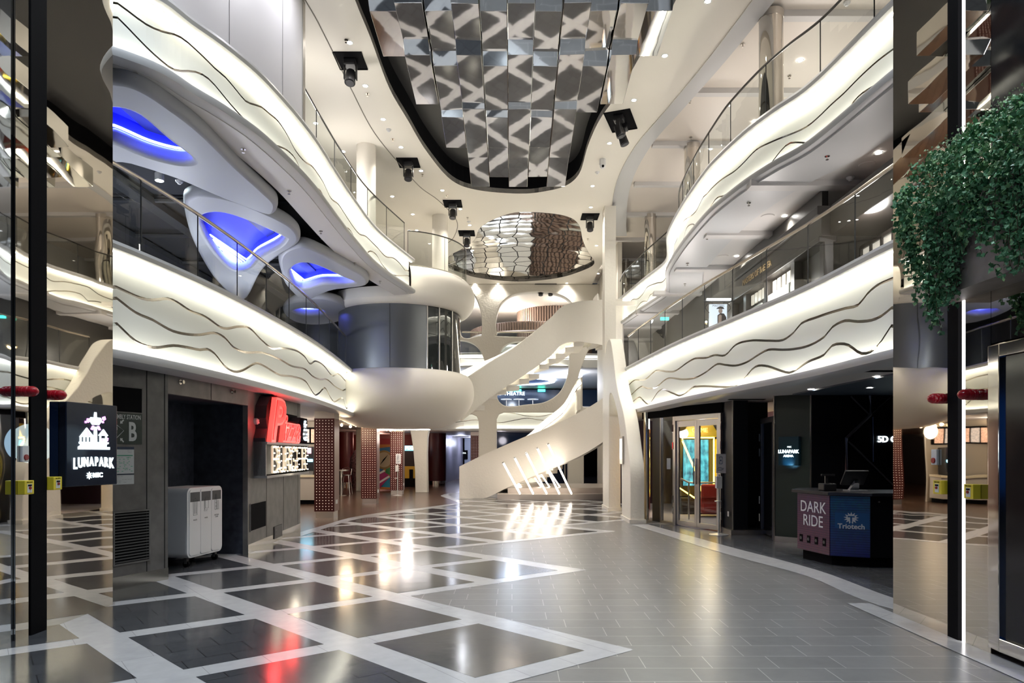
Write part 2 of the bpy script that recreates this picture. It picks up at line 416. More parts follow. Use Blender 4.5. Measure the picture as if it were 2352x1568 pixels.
# ---- left level 1
pL1 = [Vector((-4.62, 6.3, 0))]+plan([(262,577),(400,633),(500,678),(600,728),(700,783),(760,823),(808,863)], 2.21)
pL1[-1] = Vector((-4.45, 18.9, 0))
z1 = (0, 450)
w1 = Z(z1, 3.485, [(907,715),(1000,755),(1120,805),(1200,820),(1330,810),(1420,840),(1530,910),(1620,945),(1690,980),(1760,1040),(1830,1050),(1920,1035),(1990,1050),(2091,1145)])+[(625,798),(650,797),(680,803)]+Z((700,550), 3.484, [(0,930),(40,985),(90,965),(150,1000),(220,1080),(270,1070),(330,1130),(360,1150)])
w2 = Z(z1, 3.485, [(907,805),(1000,850),(1100,920),(1200,980),(1300,1030),(1400,1070),(1500,1095),(1600,1100),(1710,1085),(1780,1120),(1870,1200),(1950,1240),(2091,1245)])+[(640,822),(670,838)]+Z((700,550), 3.484, [(0,1030),(60,1085),(110,1110),(180,1115),(240,1170),(300,1200),(330,1195),(365,1245)])
w3 = Z(z1, 3.485, [(907,1010),(1000,1080),(1100,1150),(1200,1200),(1270,1205),(1400,1185),(1500,1200),(1600,1220),(1660,1215),(1720,1250),(1800,1350),(1870,1395),(1940,1385),(2040,1330),(2091,1345)])+[(640,858),(670,862)]+Z((700,550), 3.484, [(0,1125),(50,1200),(80,1235),(110,1220),(160,1180),(200,1250),(230,1290),(300,1265),(330,1345),(365,1300)])
bL1, rL1 = fascia(pL1, -1, 2.73, 3.81, [[(w1,)], [(w2,)], [(w3,)]], 'balcony_fascia', 'lower left balcony front with three wavy grooves, above the grey wall', 'balcony front')
# ---- left level 2
pL2 = [Vector((-4.55, 7.12, 0))]+plan([(344,0),(430,62),(510,118),(600,195),(700,309),(763,403),(807,467),(863,536),(945,602)], 4.83, SL2)
zt2, zb2 = EYE+4.83*SL2, EYE+4.15*SL2
v1 = Z((0,0), 3.137, [(860,15),(950,90),(1050,165),(1170,215),(1280,260),(1370,310),(1450,390),(1530,480),(1620,550),(1700,640),(1780,720),(1830,745)])+Z((600,150), 5.2275, [(0,490),(100,560),(200,660),(300,820),(400,1000),(520,1140),(620,1200),(680,1280),(740,1400),(820,1560)])+Z((700,400), 5.2275, [(330,300),(400,350),(470,450),(560,600),(660,710),(740,740),(850,860),(980,980),(1060,1000),(1130,1060),(1210,1150)])
v2 = Z((0,0), 3.137, [(860,120),(950,220),(1050,330),(1150,430),(1260,495),(1400,510),(1480,560),(1560,650),(1650,750),(1740,830),(1830,930)])+Z((600,150), 5.2275, [(0,865),(80,920),(200,960),(310,1010),(400,1110),(480,1290)])+Z((700,400), 5.2275, [(90,185),(160,170),(220,260),(300,430),(420,625),(520,640),(580,730),(620,820),(720,945),(780,915),(850,960),(920,1060),(980,1130),(1040,1195),(1110,1210),(1190,1210)])
bL2, rL2 = fascia(pL2, -1, zb2, zt2, [[(v1,)], [(v2,)]], 'balcony_fascia', 'upper left balcony front with two wavy grooves, ending at the round white pod', 'balcony front')
# ---- right level 1
pR1 = [Vector((4.3, 6.2, 0)), Vector((4.17, 7.4, 0)), Vector((4.08, 9.3, 0)), Vector((3.80, 11.37, 0)), Vector((3.42, 14.1, 0)), Vector((3.15, 17.4, 0)), Vector((3.06, 18.9, 0))]
zr = (1380, 400)
r1 = Z(zr, 3.1357, [(2115,740),(2000,790),(1920,850),(1850,930),(1750,955),(1650,990),(1550,1020),(1450,1065),(1380,1130),(1300,1185),(1200,1190),(1080,1190),(980,1220),(900,1295),(820,1295),(760,1315),(680,1320),(620,1350),(540,1410),(480,1415),(400,1410),(340,1460),(310,1475),(240,1480),(190,1525)])
r2 = Z(zr, 3.1357, [(2115,950),(2030,1010),(1950,1040),(1850,1050),(1760,1045),(1680,1090),(1600,1160),(1500,1225),(1400,1250),(1300,1255),(1200,1255),(1130,1290),(1050,1345),(980,1370),(900,1365),(840,1360),(760,1420),(680,1460),(600,1470),(480,1465),(400,1530),(340,1535),(290,1525)])+[(1447,909)]
r3 = Z(zr, 3.1357, [(2115,1080),(2050,1170),(1980,1240),(1900,1280),(1840,1260),(1780,1220),(1730,1210),(1680,1225),(1600,1290),(1500,1340),(1420,1395),(1350,1420),(1290,1400),(1200,1375),(1150,1370),(1100,1395),(1040,1470),(980,1515),(930,1525)])+Z((1380,850), 3.92, [(850,140),(780,190),(720,220),(650,200),(570,165),(520,190),(450,285),(420,295),(390,270),(350,235),(285,285)])
bR1, rR1 = fascia(pR1, 1, 2.73, 3.81, [[(r1,)], [(r2,)], [(r3,)]], 'balcony_fascia', 'lower right balcony front with three wavy grooves, above the black storefront', 'balcony front')
# ---- right level 2 (S curve)
k2 = [(4.25,7.0),(4.18,7.49),(4.02,8.98),(3.77,9.73),(3.60,10.35),(3.46,11.2),(3.41,11.8),(3.40,13.08),(3.455,14.37),(3.54,15.24),(3.74,16.1),(3.90,16.8),(3.96,17.4),(3.90,18.03),(3.71,19.37),(3.53,20.98),(3.42,22.1),(3.50,23.4)]
pR2 = [Vector((a*SL2, b*SL2, 0)) for a, b in k2]
za = (1350, 0); zc = (1400, 400)
q1a = Z(za, 3.222, [(2262,350),(2150,440),(2050,540),(1950,610),(1880,680),(1800,770),(1700,870),(1600,930),(1500,985),(1350,1040),(1250,1100),(1150,1200),(1080,1260),(1000,1310),(900,1400),(860,1450)])+Z(zc, 5.2275, [(1230,160),(1160,230),(1100,330),(1040,430),(960,500),(890,550),(850,640),(800,790)])
q1b = Z(zc, 5.2275, [(720,1170),(640,1280),(560,1300),(450,1350),(400,1430),(340,1490),(270,1500),(210,1568)])
q2a = Z(za, 3.222, [(2262,510),(2150,610),(2050,680),(1960,750),(1900,860),(1840,940),(1750,1020),(1650,1050),(1520,1050),(1430,1110),(1330,1230),(1230,1330),(1150,1370),(1080,1390),(980,1450)])+Z(zc, 5.2275, [(1560,150),(1470,180),(1370,250),(1270,300),(1200,400),(1140,520),(1060,610),(990,590),(930,640),(880,790)])
q2b = Z(zc, 5.2275, [(700,1395),(620,1400),(500,1440),(450,1520)])
bR2, rR2 = fascia(pR2, 1, zb2, zt2, [[(q1a, (0, 8.6)), (q1b, (10.5, 99))], [(q2a, (0, 8.6)), (q2b, (10.5, 99))]], 'balcony_fascia', 'upper right balcony front folding in an S curve, with two wavy grooves', 'balcony front')

# ================================================================ GLASS RAILINGS
def railing(b, zbase, h, off, name, label, s0=0, s1=1e9, pane=1.15, hr=.025, rm=None):
    root = thing(name, label, 'railing', (b.p[0].x, b.p[0].y, 0)); inv = Vector((-b.p[0].x, -b.p[0].y, 0))
    pts = [b.p[i]+b.n[i]*off for i in range(len(b.p)) if s0 <= b.s[i] <= s1]
    L = [0]
    for a, c in zip(pts, pts[1:]): L.append(L[-1]+(c-a).length)
    n = max(1, round(L[-1]/pane)); step = L[-1]/n
    def at(s):
        for i in range(len(L)-1):
            if L[i] <= s <= L[i+1]+1e-6: return pts[i]+(pts[i+1]-pts[i])*((s-L[i])/max(1e-6, L[i+1]-L[i]))
        return pts[-1]
    for k in range(n):
        m = MB(); sub = [at(step*k+.012+(step-.024)*j/6) for j in range(7)]
        m.grid([[p+Vector((0, 0, zbase)) for p in sub], [p+Vector((0, 0, zbase+h)) for p in sub]])
        o = m.build('glass_pane', glass, root, fix=False); o.location = inv
    for k in range(n+1):
        p = at(step*k); m = MB(); m.box(p.x-.006, p.y-.006, zbase, p.x+.006, p.y+.006, zbase+h); o = m.build('glass_joint', gapm, root); o.location = inv
    hh = MB(); hh.tube([p+Vector((0, 0, zbase+h+.01)) for p in pts], hr, 8); o = hh.build('handrail', rm or railm, root, smooth=True); o.location = inv
    return root
railing(bL1, 3.92, .93, -.16, 'glass_railing', 'glass balustrade with champagne handrail on the lower left balcony', s0=.5)
railing(bR1, 3.92, .93, -.16, 'glass_railing', 'glass balustrade with champagne handrail on the lower right balcony')
railing(bL2, zt2+.11, .93, -.2, 'glass_railing', 'glass balustrade on the upper left balcony, running behind the white column', s0=4.0, hr=.016, rm=mat('dark_handrail', (.06, .055, .05), .3, .8))
railing(bR2, zt2+.11, .95, -.2, 'glass_railing', 'curving glass balustrade on the upper right balcony', hr=.018, rm=MATS['dark_handrail'])

# ================================================================ DECKS, SOFFITS, OUTER WALLS
ZC = 8.9            # atrium ceiling
def slab(name, pts, z0, z1, m): return MB().prism(pts, z0, z1).build(name, m, kind='structure')
def bpts(b, off, s0=0, s1=1e9): return [xy(b.p[i]+b.n[i]*off) for i in range(0, len(b.p), 2) if s0 <= b.s[i] <= s1]
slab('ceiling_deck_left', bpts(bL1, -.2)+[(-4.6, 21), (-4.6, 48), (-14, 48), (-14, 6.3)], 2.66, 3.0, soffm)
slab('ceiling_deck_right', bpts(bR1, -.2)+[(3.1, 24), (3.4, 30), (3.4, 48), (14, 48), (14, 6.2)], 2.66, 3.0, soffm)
zs2 = EYE+3.94*SL2
def strip(name, b, o0, o1, z, m, th=.05):
    mm = MB(); mm.grid([b.row(o0, z), b.row(o1, z), b.row(o1, z+th), b.row(o0, z+th), b.row(o0, z)]); return mm.build(name, m, kind='structure')
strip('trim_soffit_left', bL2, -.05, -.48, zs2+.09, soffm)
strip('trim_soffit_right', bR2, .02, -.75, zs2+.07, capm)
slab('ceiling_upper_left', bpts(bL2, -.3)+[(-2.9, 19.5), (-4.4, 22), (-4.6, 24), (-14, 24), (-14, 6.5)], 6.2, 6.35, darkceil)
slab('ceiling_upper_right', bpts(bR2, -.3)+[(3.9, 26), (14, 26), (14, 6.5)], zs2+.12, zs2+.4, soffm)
# transverse beams under the right ceilings
for k in range(7):
    Yb = 10.1*SL2+2.3*SL2*k
    MB().box(3.7, Yb, zs2+.03, 10, Yb+.22, zs2+.13).build('trim_beam_%d' % (k+1), soffm, kind='structure')
# ceiling with openings
def cp(pts, sc=None): return [xy(pz(x, y, ZC)) for (x, y) in pts]
op1 = cp([(816,0),(851,86),(894,201),(937,275.5),(980,347),(1037,413),(1098,436),(1195,444),(1255,438),(1301,425),(1331,397),(1350,335),(1378,273),(1424,208),(1487,99),(1552,0)])
op1 = [(op1[0][0]-.05, 8.5), (-2.3, 6.0), (-1.6, 4.6), (0, 4.1), (1.7, 4.6), (2.5, 6.0), (2.65, 8.5)][::-1]+op1
op1 = [xy(v) for v in cr([(a, b, 0) for a, b in op1], 6, True)]
op2 = cp([(1222,487),(1165,492),(1106,520),(1089,552),(1060,572),(1030,590),(1031,614),(1060,626),(1102,638),(1191,646),(1280,638),(1340,620),(1365,604),(1352,580),(1339,553),(1329,515),(1296,495)])
op2 = [xy(v) for v in cr([(a, b, 0) for a, b in op2], 6, True)]
edgeR = cp([(1727,0),(1617,146),(1524,257.6),(1458.6,335),(1421,403.5),(1407,460),(1406,515),(1409,549)])
edgeR = [(edgeR[0][0]+.3, 8.6), (edgeR[0][0]+.4, 5), (5.2, -4)][::-1]+edgeR
edgeR = [xy(v) for v in cr([(a, b, 0) for a, b in edgeR], 5)]
ceil_outer = [(-14, -4)]+edgeR+[(edgeR[-1][0], 30.2), (-14, 30.2)]
plate('ceiling', ceil_outer, [op1, op2], .12, cream, kind='structure', Mx=Matrix.Translation((0, 0, ZC+.06)), smooth=False)
# right side coffer, a little higher, with its step
slab('ceiling_coffer_right', [(e[0]-.05, e[1]) for e in edgeR]+[(edgeR[-1][0], 30.2), (14, 30.2), (14, -4)], ZC+.25, ZC+.4, ceilm)
st = MB(); st.grid([[(e[0], e[1], ZC-.02) for e in edgeR], [(e[0], e[1], ZC+.27) for e in edgeR]]); st.build('trim_coffer_step', cream, kind='structure')
st = MB(); st.grid([[(e[0], e[1], ZC+.1) for e in edgeR], [(e[0]+.45, e[1], ZC+.1) for e in edgeR], [(e[0]+.45, e[1], ZC+.26) for e in edgeR]]); st.build('trim_coffer_border', capm, kind='structure')
for k, y in enumerate((34, 211, 332, 424, 493.7, 551, 598)):
    Yb = pz(1500, y, ZC+.16).y
    MB().box(3.4, Yb, ZC+.14, 10, Yb+.16, ZC+.27).build('trim_coffer_beam_%d' % (k+1), soffm, kind='structure')
# black recess above the first opening, groove line over the left side
slab('ceiling_recess', [(-4, 3), (4, 3), (4, 19.5), (-4, 19.5)], ZC+.55, ZC+.6, mat('charcoal_ceiling', (.035, .035, .037), .5))
def rimwall(name, loop, z0, z1, m):
    mm = MB(); l2 = list(loop)+[loop[0]]; mm.grid([[(p[0], p[1], z0) for p in l2], [(p[0], p[1], z1) for p in l2]]); return mm.build(name, m, kind='structure', fix=False)
rimwall('trim_opening', op1, ZC-.005, ZC+.57, black)
rimwall('trim_mirror_dome', op2, ZC-.005, ZC+.32, black)
g = [pz(x, y, ZC) for (x, y) in ((701,0),(745,80),(805,201),(859.5,304),(925,384.5),(966,430),(1006,459),(1042,495.6),(1051,518.6),(1042,545),(1029,557))]
g = [Vector((g[0].x-.3, 8, ZC)), ]+g
gm = MB(); gm.tube([p+Vector((0, 0, -.002)) for p in cr(g, 6)], .012, 6); gm.build('trim_ceiling_groove', mat('shadow_groove', (.25, .23, .2), .7), kind='structure')
# outer walls
MB().box(-14.2, -4, 0, -14, 50, 9.6).build('wall_left', mat('dark_wall', (.05, .05, .055), .6), kind='structure')
MB().box(14, -4, 0, 14.2, 50, 9.6).build('wall_right', MATS['dark_wall'], kind='structure')
MB().box(-14, -4.2, 0, 14, -4, 9.6).build('wall_front', mat('dim_wall', (.10, .11, .13), .5), kind='structure')
MB().box(-14, 49.8, 0, 14, 50, 9.6).build('wall_back', MATS['dark_wall'], kind='structure')
slab('ceiling_back', [(-14, 30.2), (14, 30.2), (14, 50), (-14, 50)], ZC, ZC+.1, cream)
# ================================================================ frames on upright walls
def frame(p0, p1, z=0.0):
    p0 = Vector((p0[0], p0[1], z)); u = Vector((p1[0]-p0.x, p1[1]-p0.y, 0)).normalized(); yv = Vector((0, 0, 1)).cross(u)
    M = Matrix.Identity(4)
    for r in range(3): M[r][0] = u[r]; M[r][1] = yv[r]; M[r][2] = (0, 0, 1)[r]; M[r][3] = p0[r]
    return M
def uz(M, x, y):
    """column/row -> (u, z) on the wall plane of frame M"""
    d = Vector(((x-1176)/F_, 1, 0)); n = Vector((M[0][1], M[1][1], 0)); p = Vector((M[0][3], M[1][3], 0))
    t = n.dot(p)/n.dot(d); q = d*t; u = Vector((M[0][0], M[1][0], 0))
    return (q-p).dot(u), EYE+(HZ-y)/F_*q.y-M[2][3]
def fthing(name, label, cat, M, u, z, group=None, w=0.0):
    o = thing(name, label, cat, group=group); o.matrix_world = M @ Matrix.Translation((u, w, z)); return o
# ================================================================ ENTRANCE MIRROR WALLS
XL, XR = -4.24, 3.83
def mbox(name, x0, x1, y0, y1, z0, z1, m, kind='structure'): return MB().box(min(x0,x1), y0, z0, max(x0,x1), y1, z1).build(name, m, kind=kind)
mbox('wall_left_mirror_far', XL-.12, XL, 6.21, 7.25, .0, ZC, mirror)
mbox('wall_left_mirror_near', XL-.12, XL, 5.83, 6.0, .0, ZC, mirror)
mbox('wall_left_mirror_entrance', XL-.14, XL-.02, -3.9, 5.825, .0, ZC, mat('cool_rippled_mirror', (.50, .55, .62), .02, 1, bump=(1.3, .2, .03)))
mbox('trim_left_black_post', XL-.1, XL+.012, 6.003, 6.205, 0, ZC, black)
mbox('wall_left_mirror_return', XL-.12, -14, 7.1, 7.25, 0, ZC, mat('dark_return', (.06, .06, .065), .4))
mbox('wall_right_mirror_far', XR, XR+.12, 5.99, 6.86, 0, ZC, mirror)
mbox('trim_right_black_post', XR-.012, XR+.1, 5.845, 5.985, 0, ZC, black)
mbox('wall_right_mirror_near', XR, XR+.12, 5.46, 5.77, 0, ZC, mirror)
mbox('wall_right_mirror_over_door', XR, XR+.12, 3.6, 5.455, 2.48, 2.95, mirror)
mbox('wall_right_entrance_upper', XR, XR+.12, 3.6, 5.455, 2.955, ZC, mat('black_glossy_wall', (.012, .013, .016), .08))
mbox('wall_right_entrance_near', XR, XR+.12, -3.9, 3.59, 0, ZC, MATS['black_glossy_wall'])
mbox('wall_right_mirror_return', XR+.12, 14, 6.72, 6.86, 0, ZC, MATS['dark_return'])
slb = mbox('upright_light_strip', XR-.006, XR+.03, 5.775, 5.80, 0, ZC, mat('cool_white_strip', (1, 1, 1), .5, emit=(1, .95, .93), estr=1.7), kind=None)
tag(slb, 'tall thin white light strip between the mirror panels on the right', 'light strip')
# black glass door with chrome frame on the right
dr = thing('door_1', None, None); del_ = None
dr['kind'] = 'structure'
f = MB(); f.box(XR-.03, 5.33, 0.06, XR+.02, 5.455, 2.46); f.box(XR-.03, 3.7, 2.36, XR+.02, 5.33, 2.46); f.box(XR-.03, 3.7, .06, XR+.02, 5.33, .16)
f.build('door_frame', chrome, dr, bevel=.006)
MB().box(XR+.0, 3.7, .16, XR+.03, 5.33, 2.36).build('glass_panel', blackg, dr)
# blue lit hall behind the camera
mbox('wall_front_screen', -3.6, -1.8, -3.8, -3.7, .8, 2.8, mat('blue_lit_screen', (0, 0, 0), .3, emit=(.02, .18, .9), estr=.5))

def call_point(x0, sgn, y, z, label):
    t = thing('call_point', label, 'alarm box', (x0, y, z))
    d = .065*sgn
    m = MB(); m.box(min(0, d), 0, -.06, max(0, d), .115, .06); m.build('housing', mat('yellow_box', (.78, .62, .04), .4), t, bevel=.004)
    m = MB(); m.box(min(d, d+.003*sgn), .03, -.045, max(d, d+.003*sgn), .085, .03); m.build('white_label', mat('label_white', (.7, .7, .68), .5), t)
    m = MB(); m.cyl((d+.002*sgn, .058, -.005), (d+.012*sgn, .058, -.005), .012); m.build('button', mat('dark_red', (.3, .01, .01), .4), t, smooth=True)
    m = MB(); m.box(min(d+.002*sgn, d+.005*sgn), .035, .01, max(d+.002*sgn, d+.005*sgn), .08, .025); m.build('label_bar', black, t)
    text('lettering', 'FIRE DOOR', .014, black, t, (d+.002*sgn, .058, .045), (R(90), 0, R(90*sgn)), ext=.0006)
call_point(XL, 1, 6.22, 1.33, 'yellow release box on the far mirror panel of the left wall')
call_point(XL, 1, 5.85, 1.31, 'yellow release box left of the black post on the left wall')
call_point(XR, -1, 5.99, 1.305, 'yellow release box on the far mirror panel of the right wall')
call_point(XR, -1, 5.575, 1.29, 'yellow release box beside the light strip on the right wall')
redf = mat('red_film', (.42, .01, .02), .18, bump=(40, .6, .01))
def nozzle(x0, sgn, y, z, label):
    prof = [(0, 0), (.046, .001), (.047, .03), (.044, .034), (.047, .04), (.047, .07), (.044, .074), (.046, .08), (.044, .105), (.034, .128), (.018, .142), (.0, .146)]
    m = MB(); m.lathe([(a, b) for a, b in prof], n=20)
    t = m.build('wrapped_nozzle', redf, smooth=True); tag(t, label, 'nozzle'); t.location = (x0, y, z); t.rotation_euler = (0, R(90*sgn), 0)
nozzle(XL, 1, 6.27, 2.14, 'red film wrapped nozzle on the far mirror panel of the left wall')
nozzle(XL, 1, 5.90, 2.14, 'red film wrapped nozzle left of the black post on the left wall')
nozzle(XR, -1, 6.05, 2.09, 'red film wrapped nozzle on the far mirror panel of the right wall')
nozzle(XR, -1, 5.64, 2.09, 'red film wrapped nozzle beside the light strip on the right wall')
def switchbox(x0, sgn, y, z, label):
    t = thing('switch_plate', label, 'switch', (x0, y, z))
    MB().box(min(0, .025*sgn), -.04, -.07, max(0, .025*sgn), .04, .07).build('plate', mat('white_plastic', (.72, .72, .72), .35), t, bevel=.005)
    MB().cyl((.02*sgn, 0, -.03), (.035*sgn, 0, -.03), .025, 16).build('push_button', MATS['dark_red'], t, smooth=True)
switchbox(XL, 1, 5.92, 1.6, 'white switch plate with dark red button on the left mirror wall')
switchbox(XR, -1, 6.16, 1.57, 'white switch plate with dark red button on the right mirror wall')

# ---- LUNAPARK lightbox
led = mat('white_sign_light', (1, 1, 1), .5, emit=(.80, .95, 1), estr=1.25)
ledp = mat('pink_sign_light', (1, .5, 1), .5, emit=(.85, .3, .9), estr=.9)
sgn_face = mat('navy_sign_face', (.012, .016, .028), .25)
M = frame((-4.16, 6.37), (-4.03, 6.97)); W_, H_ = .614, .80
t = fthing('lightbox_sign', 'black LUNAPARK lightbox with glowing funfair picture on the left mirror wall', 'sign', M, 0, 1.29)
MB().box(0, 0, 0, W_, .085, H_).build('box', sgn_face, t, bevel=.008)
def poly_on(root, pts, m, name, d=.008):
    n = len(pts); mm = MB(); mm.add([(p[0], -.001-d, p[1]) for p in pts]+[(p[0], 0, p[1]) for p in pts], [tuple(range(n))]+[(i, (i+1) % n, n+(i+1) % n, n+i) for i in range(n)])
    return mm.build(name, m, root)
def ic(pts): return [((x-152)/118.0*W_, (1112-y)/186.0*H_) for x, y in pts]   # picture laid out on the face
pics = [[(177,1030),(250,1030),(250,1024),(242,1024),(242,1018),(186,1018),(177,1024)],
        [(212,1020),(220,1020),(219,985),(222,978),(210,978),(213,985)],
        [(205,957),(228,957),(231,964),(224,974),(209,974),(202,964)], [(214,945),(218,945),(219,957),(213,957)],
        [(196,981),(213,1002),(180,1002)], [(181,1002),(184,1002),(184,1019),(181,1019)], [(189,1002),(192,1002),(192,1019),(189,1019)], [(197,1002),(200,1002),(200,1019),(197,1019)], [(205,1002),(211,1002),(211,1019),(205,1019)],
        [(235,983),(246,998),(223,998)], [(226,998),(229,998),(229,1019),(226,1019)], [(240,998),(243,998),(243,1019),(240,1019)], [(232,1004),(237,1004),(237,1019),(232,1019)], [(179,1017),(247,1017),(247,1013),(179,1013)]]
for p in pics: poly_on(t, ic(p), led, 'funfair_picture')
for p in [[(195,985),(198,985),(202,1001),(196,1001)], [(190,992),(192,994),(190,1001),(186,1001)], [(209,976),(212,976),(209,986),(205,984)], [(221,976),(224,976),(228,985),(224,986)], [(233,955),(238,953),(240,960),(236,963),(232,960)], [(197,960),(201,960),(202,967),(199,970),(196,966)], [(192,966),(195,966),(195,971),(192,971)], [(232,964),(235,964),(235,969),(232,969)], [(228,1006),(233,1004),(234,1012),(229,1012)], [(240,1004),(246,1003),(245,1010),(240,1011)]]:
    poly_on(t, ic(p), ledp, 'pink_detail', d=.011)
for i, (ch, u, s, dz) in enumerate(zip('LUNAPARK', (.085,.145,.21,.275,.335,.395,.455,.52), (.17,.155,.145,.14,.14,.145,.155,.17), (-.012,-.003,.003,.006,.006,.003,-.003,-.012))):
    text('letter', ch, s*.86, led, t, (u+.01, -.006, .225+dz), ext=.004, bold=.004, sx=.60)
text('lettering', 'MSC', .062, led, t, (.36, -.006, .10), ext=.004, bold=.002)
st = []
for k in range(16):
    a = math.pi*k/8; r = .036 if k % 2 == 0 else .015; st.append((.26+r*math.cos(a), .10+r*math.sin(a)))
poly_on(t, st, led, 'compass_star')
point((-3.85, 6.6, 1.7), .6, (.6, .85, 1), .2)

# ---- planter and ivy
pt = thing('hanging_planter', 'grey wooden planter box fixed high on the right mirror wall', 'planter', (3.55, 4.2, 2.9))
MB().box(0, -1.2, 0, .28, 1.67, .72).build('box', mat('grey_wood', (.17, .15, .135), .55, var=(6, (.14, .122, .108), (.20, .178, .16))), pt)
MB().box(.02, -1.18, .68, .26, 1.65, .725).build('soil', mat('soil', (.02, .015, .01), .9), pt)
def leafmesh(pts_dirs, size, seed=1):
    rnd = random.Random(seed); m = MB()
    for (p, s) in pts_dirs:
        n = Vector((rnd.uniform(-1, .3), rnd.uniform(-1, 1), rnd.uniform(-.6, .8))).normalized(); a = n.orthogonal().normalized()
        a = (Matrix.Rotation(rnd.uniform(0, 6.28), 3, n) @ a); b = n.cross(a); L = size*s*rnd.uniform(.7, 1.25)
        q = [p-a*L*.5, p-a*L*.15+b*L*.5, p+a*L*.1+b*L*.28+n*L*.1, p+a*L*.62, p+a*L*.1-b*L*.28+n*L*.1, p-a*L*.15-b*L*.5]
        m.add(q, [(0, 1, 2, 3, 4, 5)])
    return m
ctlY = [4.2, 4.55, 4.7, 4.8, 4.9, 4.95, 5.1, 5.3, 5.42, 5.6, 5.75, 5.88, 6.0]
ctlB = [3.0, 2.95, 2.85, 3.2, 2.75, 3.1, 3.3, 3.22, 2.80, 2.68, 2.85, 3.15, 3.45]
def lin(xs, ys, x):
    for i in range(len(xs)-1):
        if xs[i] <= x <= xs[i+1]: return ys[i]+(ys[i+1]-ys[i])*(x-xs[i])/(xs[i+1]-xs[i])
    return ys[0] if x < xs[0] else ys[-1]
rnd = random.Random(3); green, lite, wisp, stems = [], [], [], MB()
for k in range(8200):                                   # bushy mound spilling over the rim
    Y = rnd.uniform(3.6, 6.05); th = rnd.uniform(0, 1); zb_ = lin(ctlY, ctlB, Y)
    dens = .45 if 5.12 < Y < 5.36 or Y < 4.6 else 1
    if rnd.random() > dens: continue
    bump_ = .10*math.sin(Y*9)+.06*math.sin(Y*23)
    f_ = rnd.random()**1.5; top = 4.02 if Y < 5.8 else 3.85
    z = top-f_*(top-zb_)+rnd.uniform(-.05, .05)
    x = 3.53-.10*math.sin(math.pi*min(1, max(0, (4.15-z)/.9)))-rnd.random()*.08-bump_*.3
    if z > 3.6 and rnd.random() < .5: x = rnd.uniform(3.45, 3.8)
    p = Vector((x, Y, z)); (lite if rnd.random() < .35 else green).append((p, 1))
for s in range(46):                                     # trailing strands
    Y = rnd.uniform(4.3, 5.98); zb_ = lin(ctlY, ctlB, Y)-rnd.uniform(-.15, .12); x = 3.50-rnd.random()*.1; z = 3.6; pts = []
    while z > zb_: pts.append(Vector((x, Y, z))); z -= .05; x += rnd.uniform(-.012, .012); Y += rnd.uniform(-.015, .015)
    if len(pts) > 2:
        stems.tube(pts, .0025, 4)
        for p in pts:
            for q in range(3): green.append((p+Vector((rnd.uniform(-.03, .02), rnd.uniform(-.03, .03), rnd.uniform(-.02, .02))), .9))
for k in range(2600):                                   # feathery fern fronds on the crown
    Y = rnd.choice((4.35, 4.75, 5.15, 5.5))+rnd.gauss(0, .13); wisp.append((Vector((rnd.uniform(3.36, 3.7), Y, 4.08-abs(rnd.gauss(0, .22)))), rnd.uniform(.4, .8)))
iv = thing('ivy_plant', 'mass of trailing green ivy and fern spilling from the planter on the right', 'plant', (3.6, 5.0, 3.6)); inv = Vector((-3.6, -5.0, -3.6))
for nm, arr, col, sz, sd in (('ivy_leaves', green, (.10, .27, .13), .042, 1), ('pale_ivy_leaves', lite, (.24, .46, .20), .036, 2), ('fern_fronds', wisp, (.38, .52, .30), .03, 3)):
    o = leafmesh(arr, sz, sd).build(nm, mat(nm, col, .45), iv, fix=False); o.location = inv; o['kind'] = 'stuff'
o = stems.build('stems', mat('brown_stem', (.06, .04, .02), .7), iv); o.location = inv; o['kind'] = 'stuff'

# ================================================================ GREY PANELLED WALL WITH NICHE
def wallseg(name, pts, z0, z1, th, m):
    p = [Vector((a, b, 0)) for a, b in pts]; q = []
    for i in range(len(p)):
        d = (p[min(i+1, len(p)-1)]-p[max(i-1, 0)]).normalized(); q.append(p[i]+Vector((-d.y, d.x, 0))*th)
    return MB().prism([xy(v) for v in p+q[::-1]], z0, z1).build(name, m, kind='structure')
A0, A1, A2, A3 = (-4.90, 7.42), (-4.39, 8.71), (-4.21, 10.88), (-4.42, 14.25)
W1 = frame(A0, A1); Wn = frame(A1, A2); W2 = frame(A2, A3)
wallseg('wall_left_panels_near', [A0, A1], 0, 2.68, .08, concrete)
wallseg('wall_left_panels_far', [A2, A3], 0, 2.68, .08, concrete)
wallseg('wall_left_panels_header', [A1, A2], 2.37, 2.68, .08, concrete)
wallseg('wall_left_panels_end', [A3, (-6.6, 14.6)], 0, 2.68, .08, steel)
nb = MB(); Ln = (Vector(A2)-Vector(A1)).length
def onM(M, pts): return [M @ Vector(p) for p in pts]
nb.add(onM(Wn, [(0,.08,0),(0,.9,0),(0,.9,2.4),(0,.08,2.4)]), [(0,1,2,3)]); nb.add(onM(Wn, [(Ln,.08,0),(Ln,.9,0),(Ln,.9,2.4),(Ln,.08,2.4)]), [(3,2,1,0)])
nb.add(onM(Wn, [(0,.9,0),(Ln,.9,0),(Ln,.9,2.4),(0,.9,2.4)]), [(0,1,2,3)]); nb.add(onM(Wn, [(0,.08,2.39),(Ln,.08,2.39),(Ln,.9,2.39),(0,.9,2.39)]), [(0,1,2,3)])
nb.build('wall_left_niche', navyw, kind='structure')
for i, (MM, L) in enumerate(((W1, (Vector(A1)-Vector(A0)).length), (W2, (Vector(A3)-Vector(A2)).length))):
    b = MB(); b.box(0, -.006, 0, L+.002, .0, .15); o = b.build('baseboard_left_%d' % (i+1), mat('satin_steel_kick', (.62, .59, .52), .22, 1), kind='structure'); o.matrix_world = MM
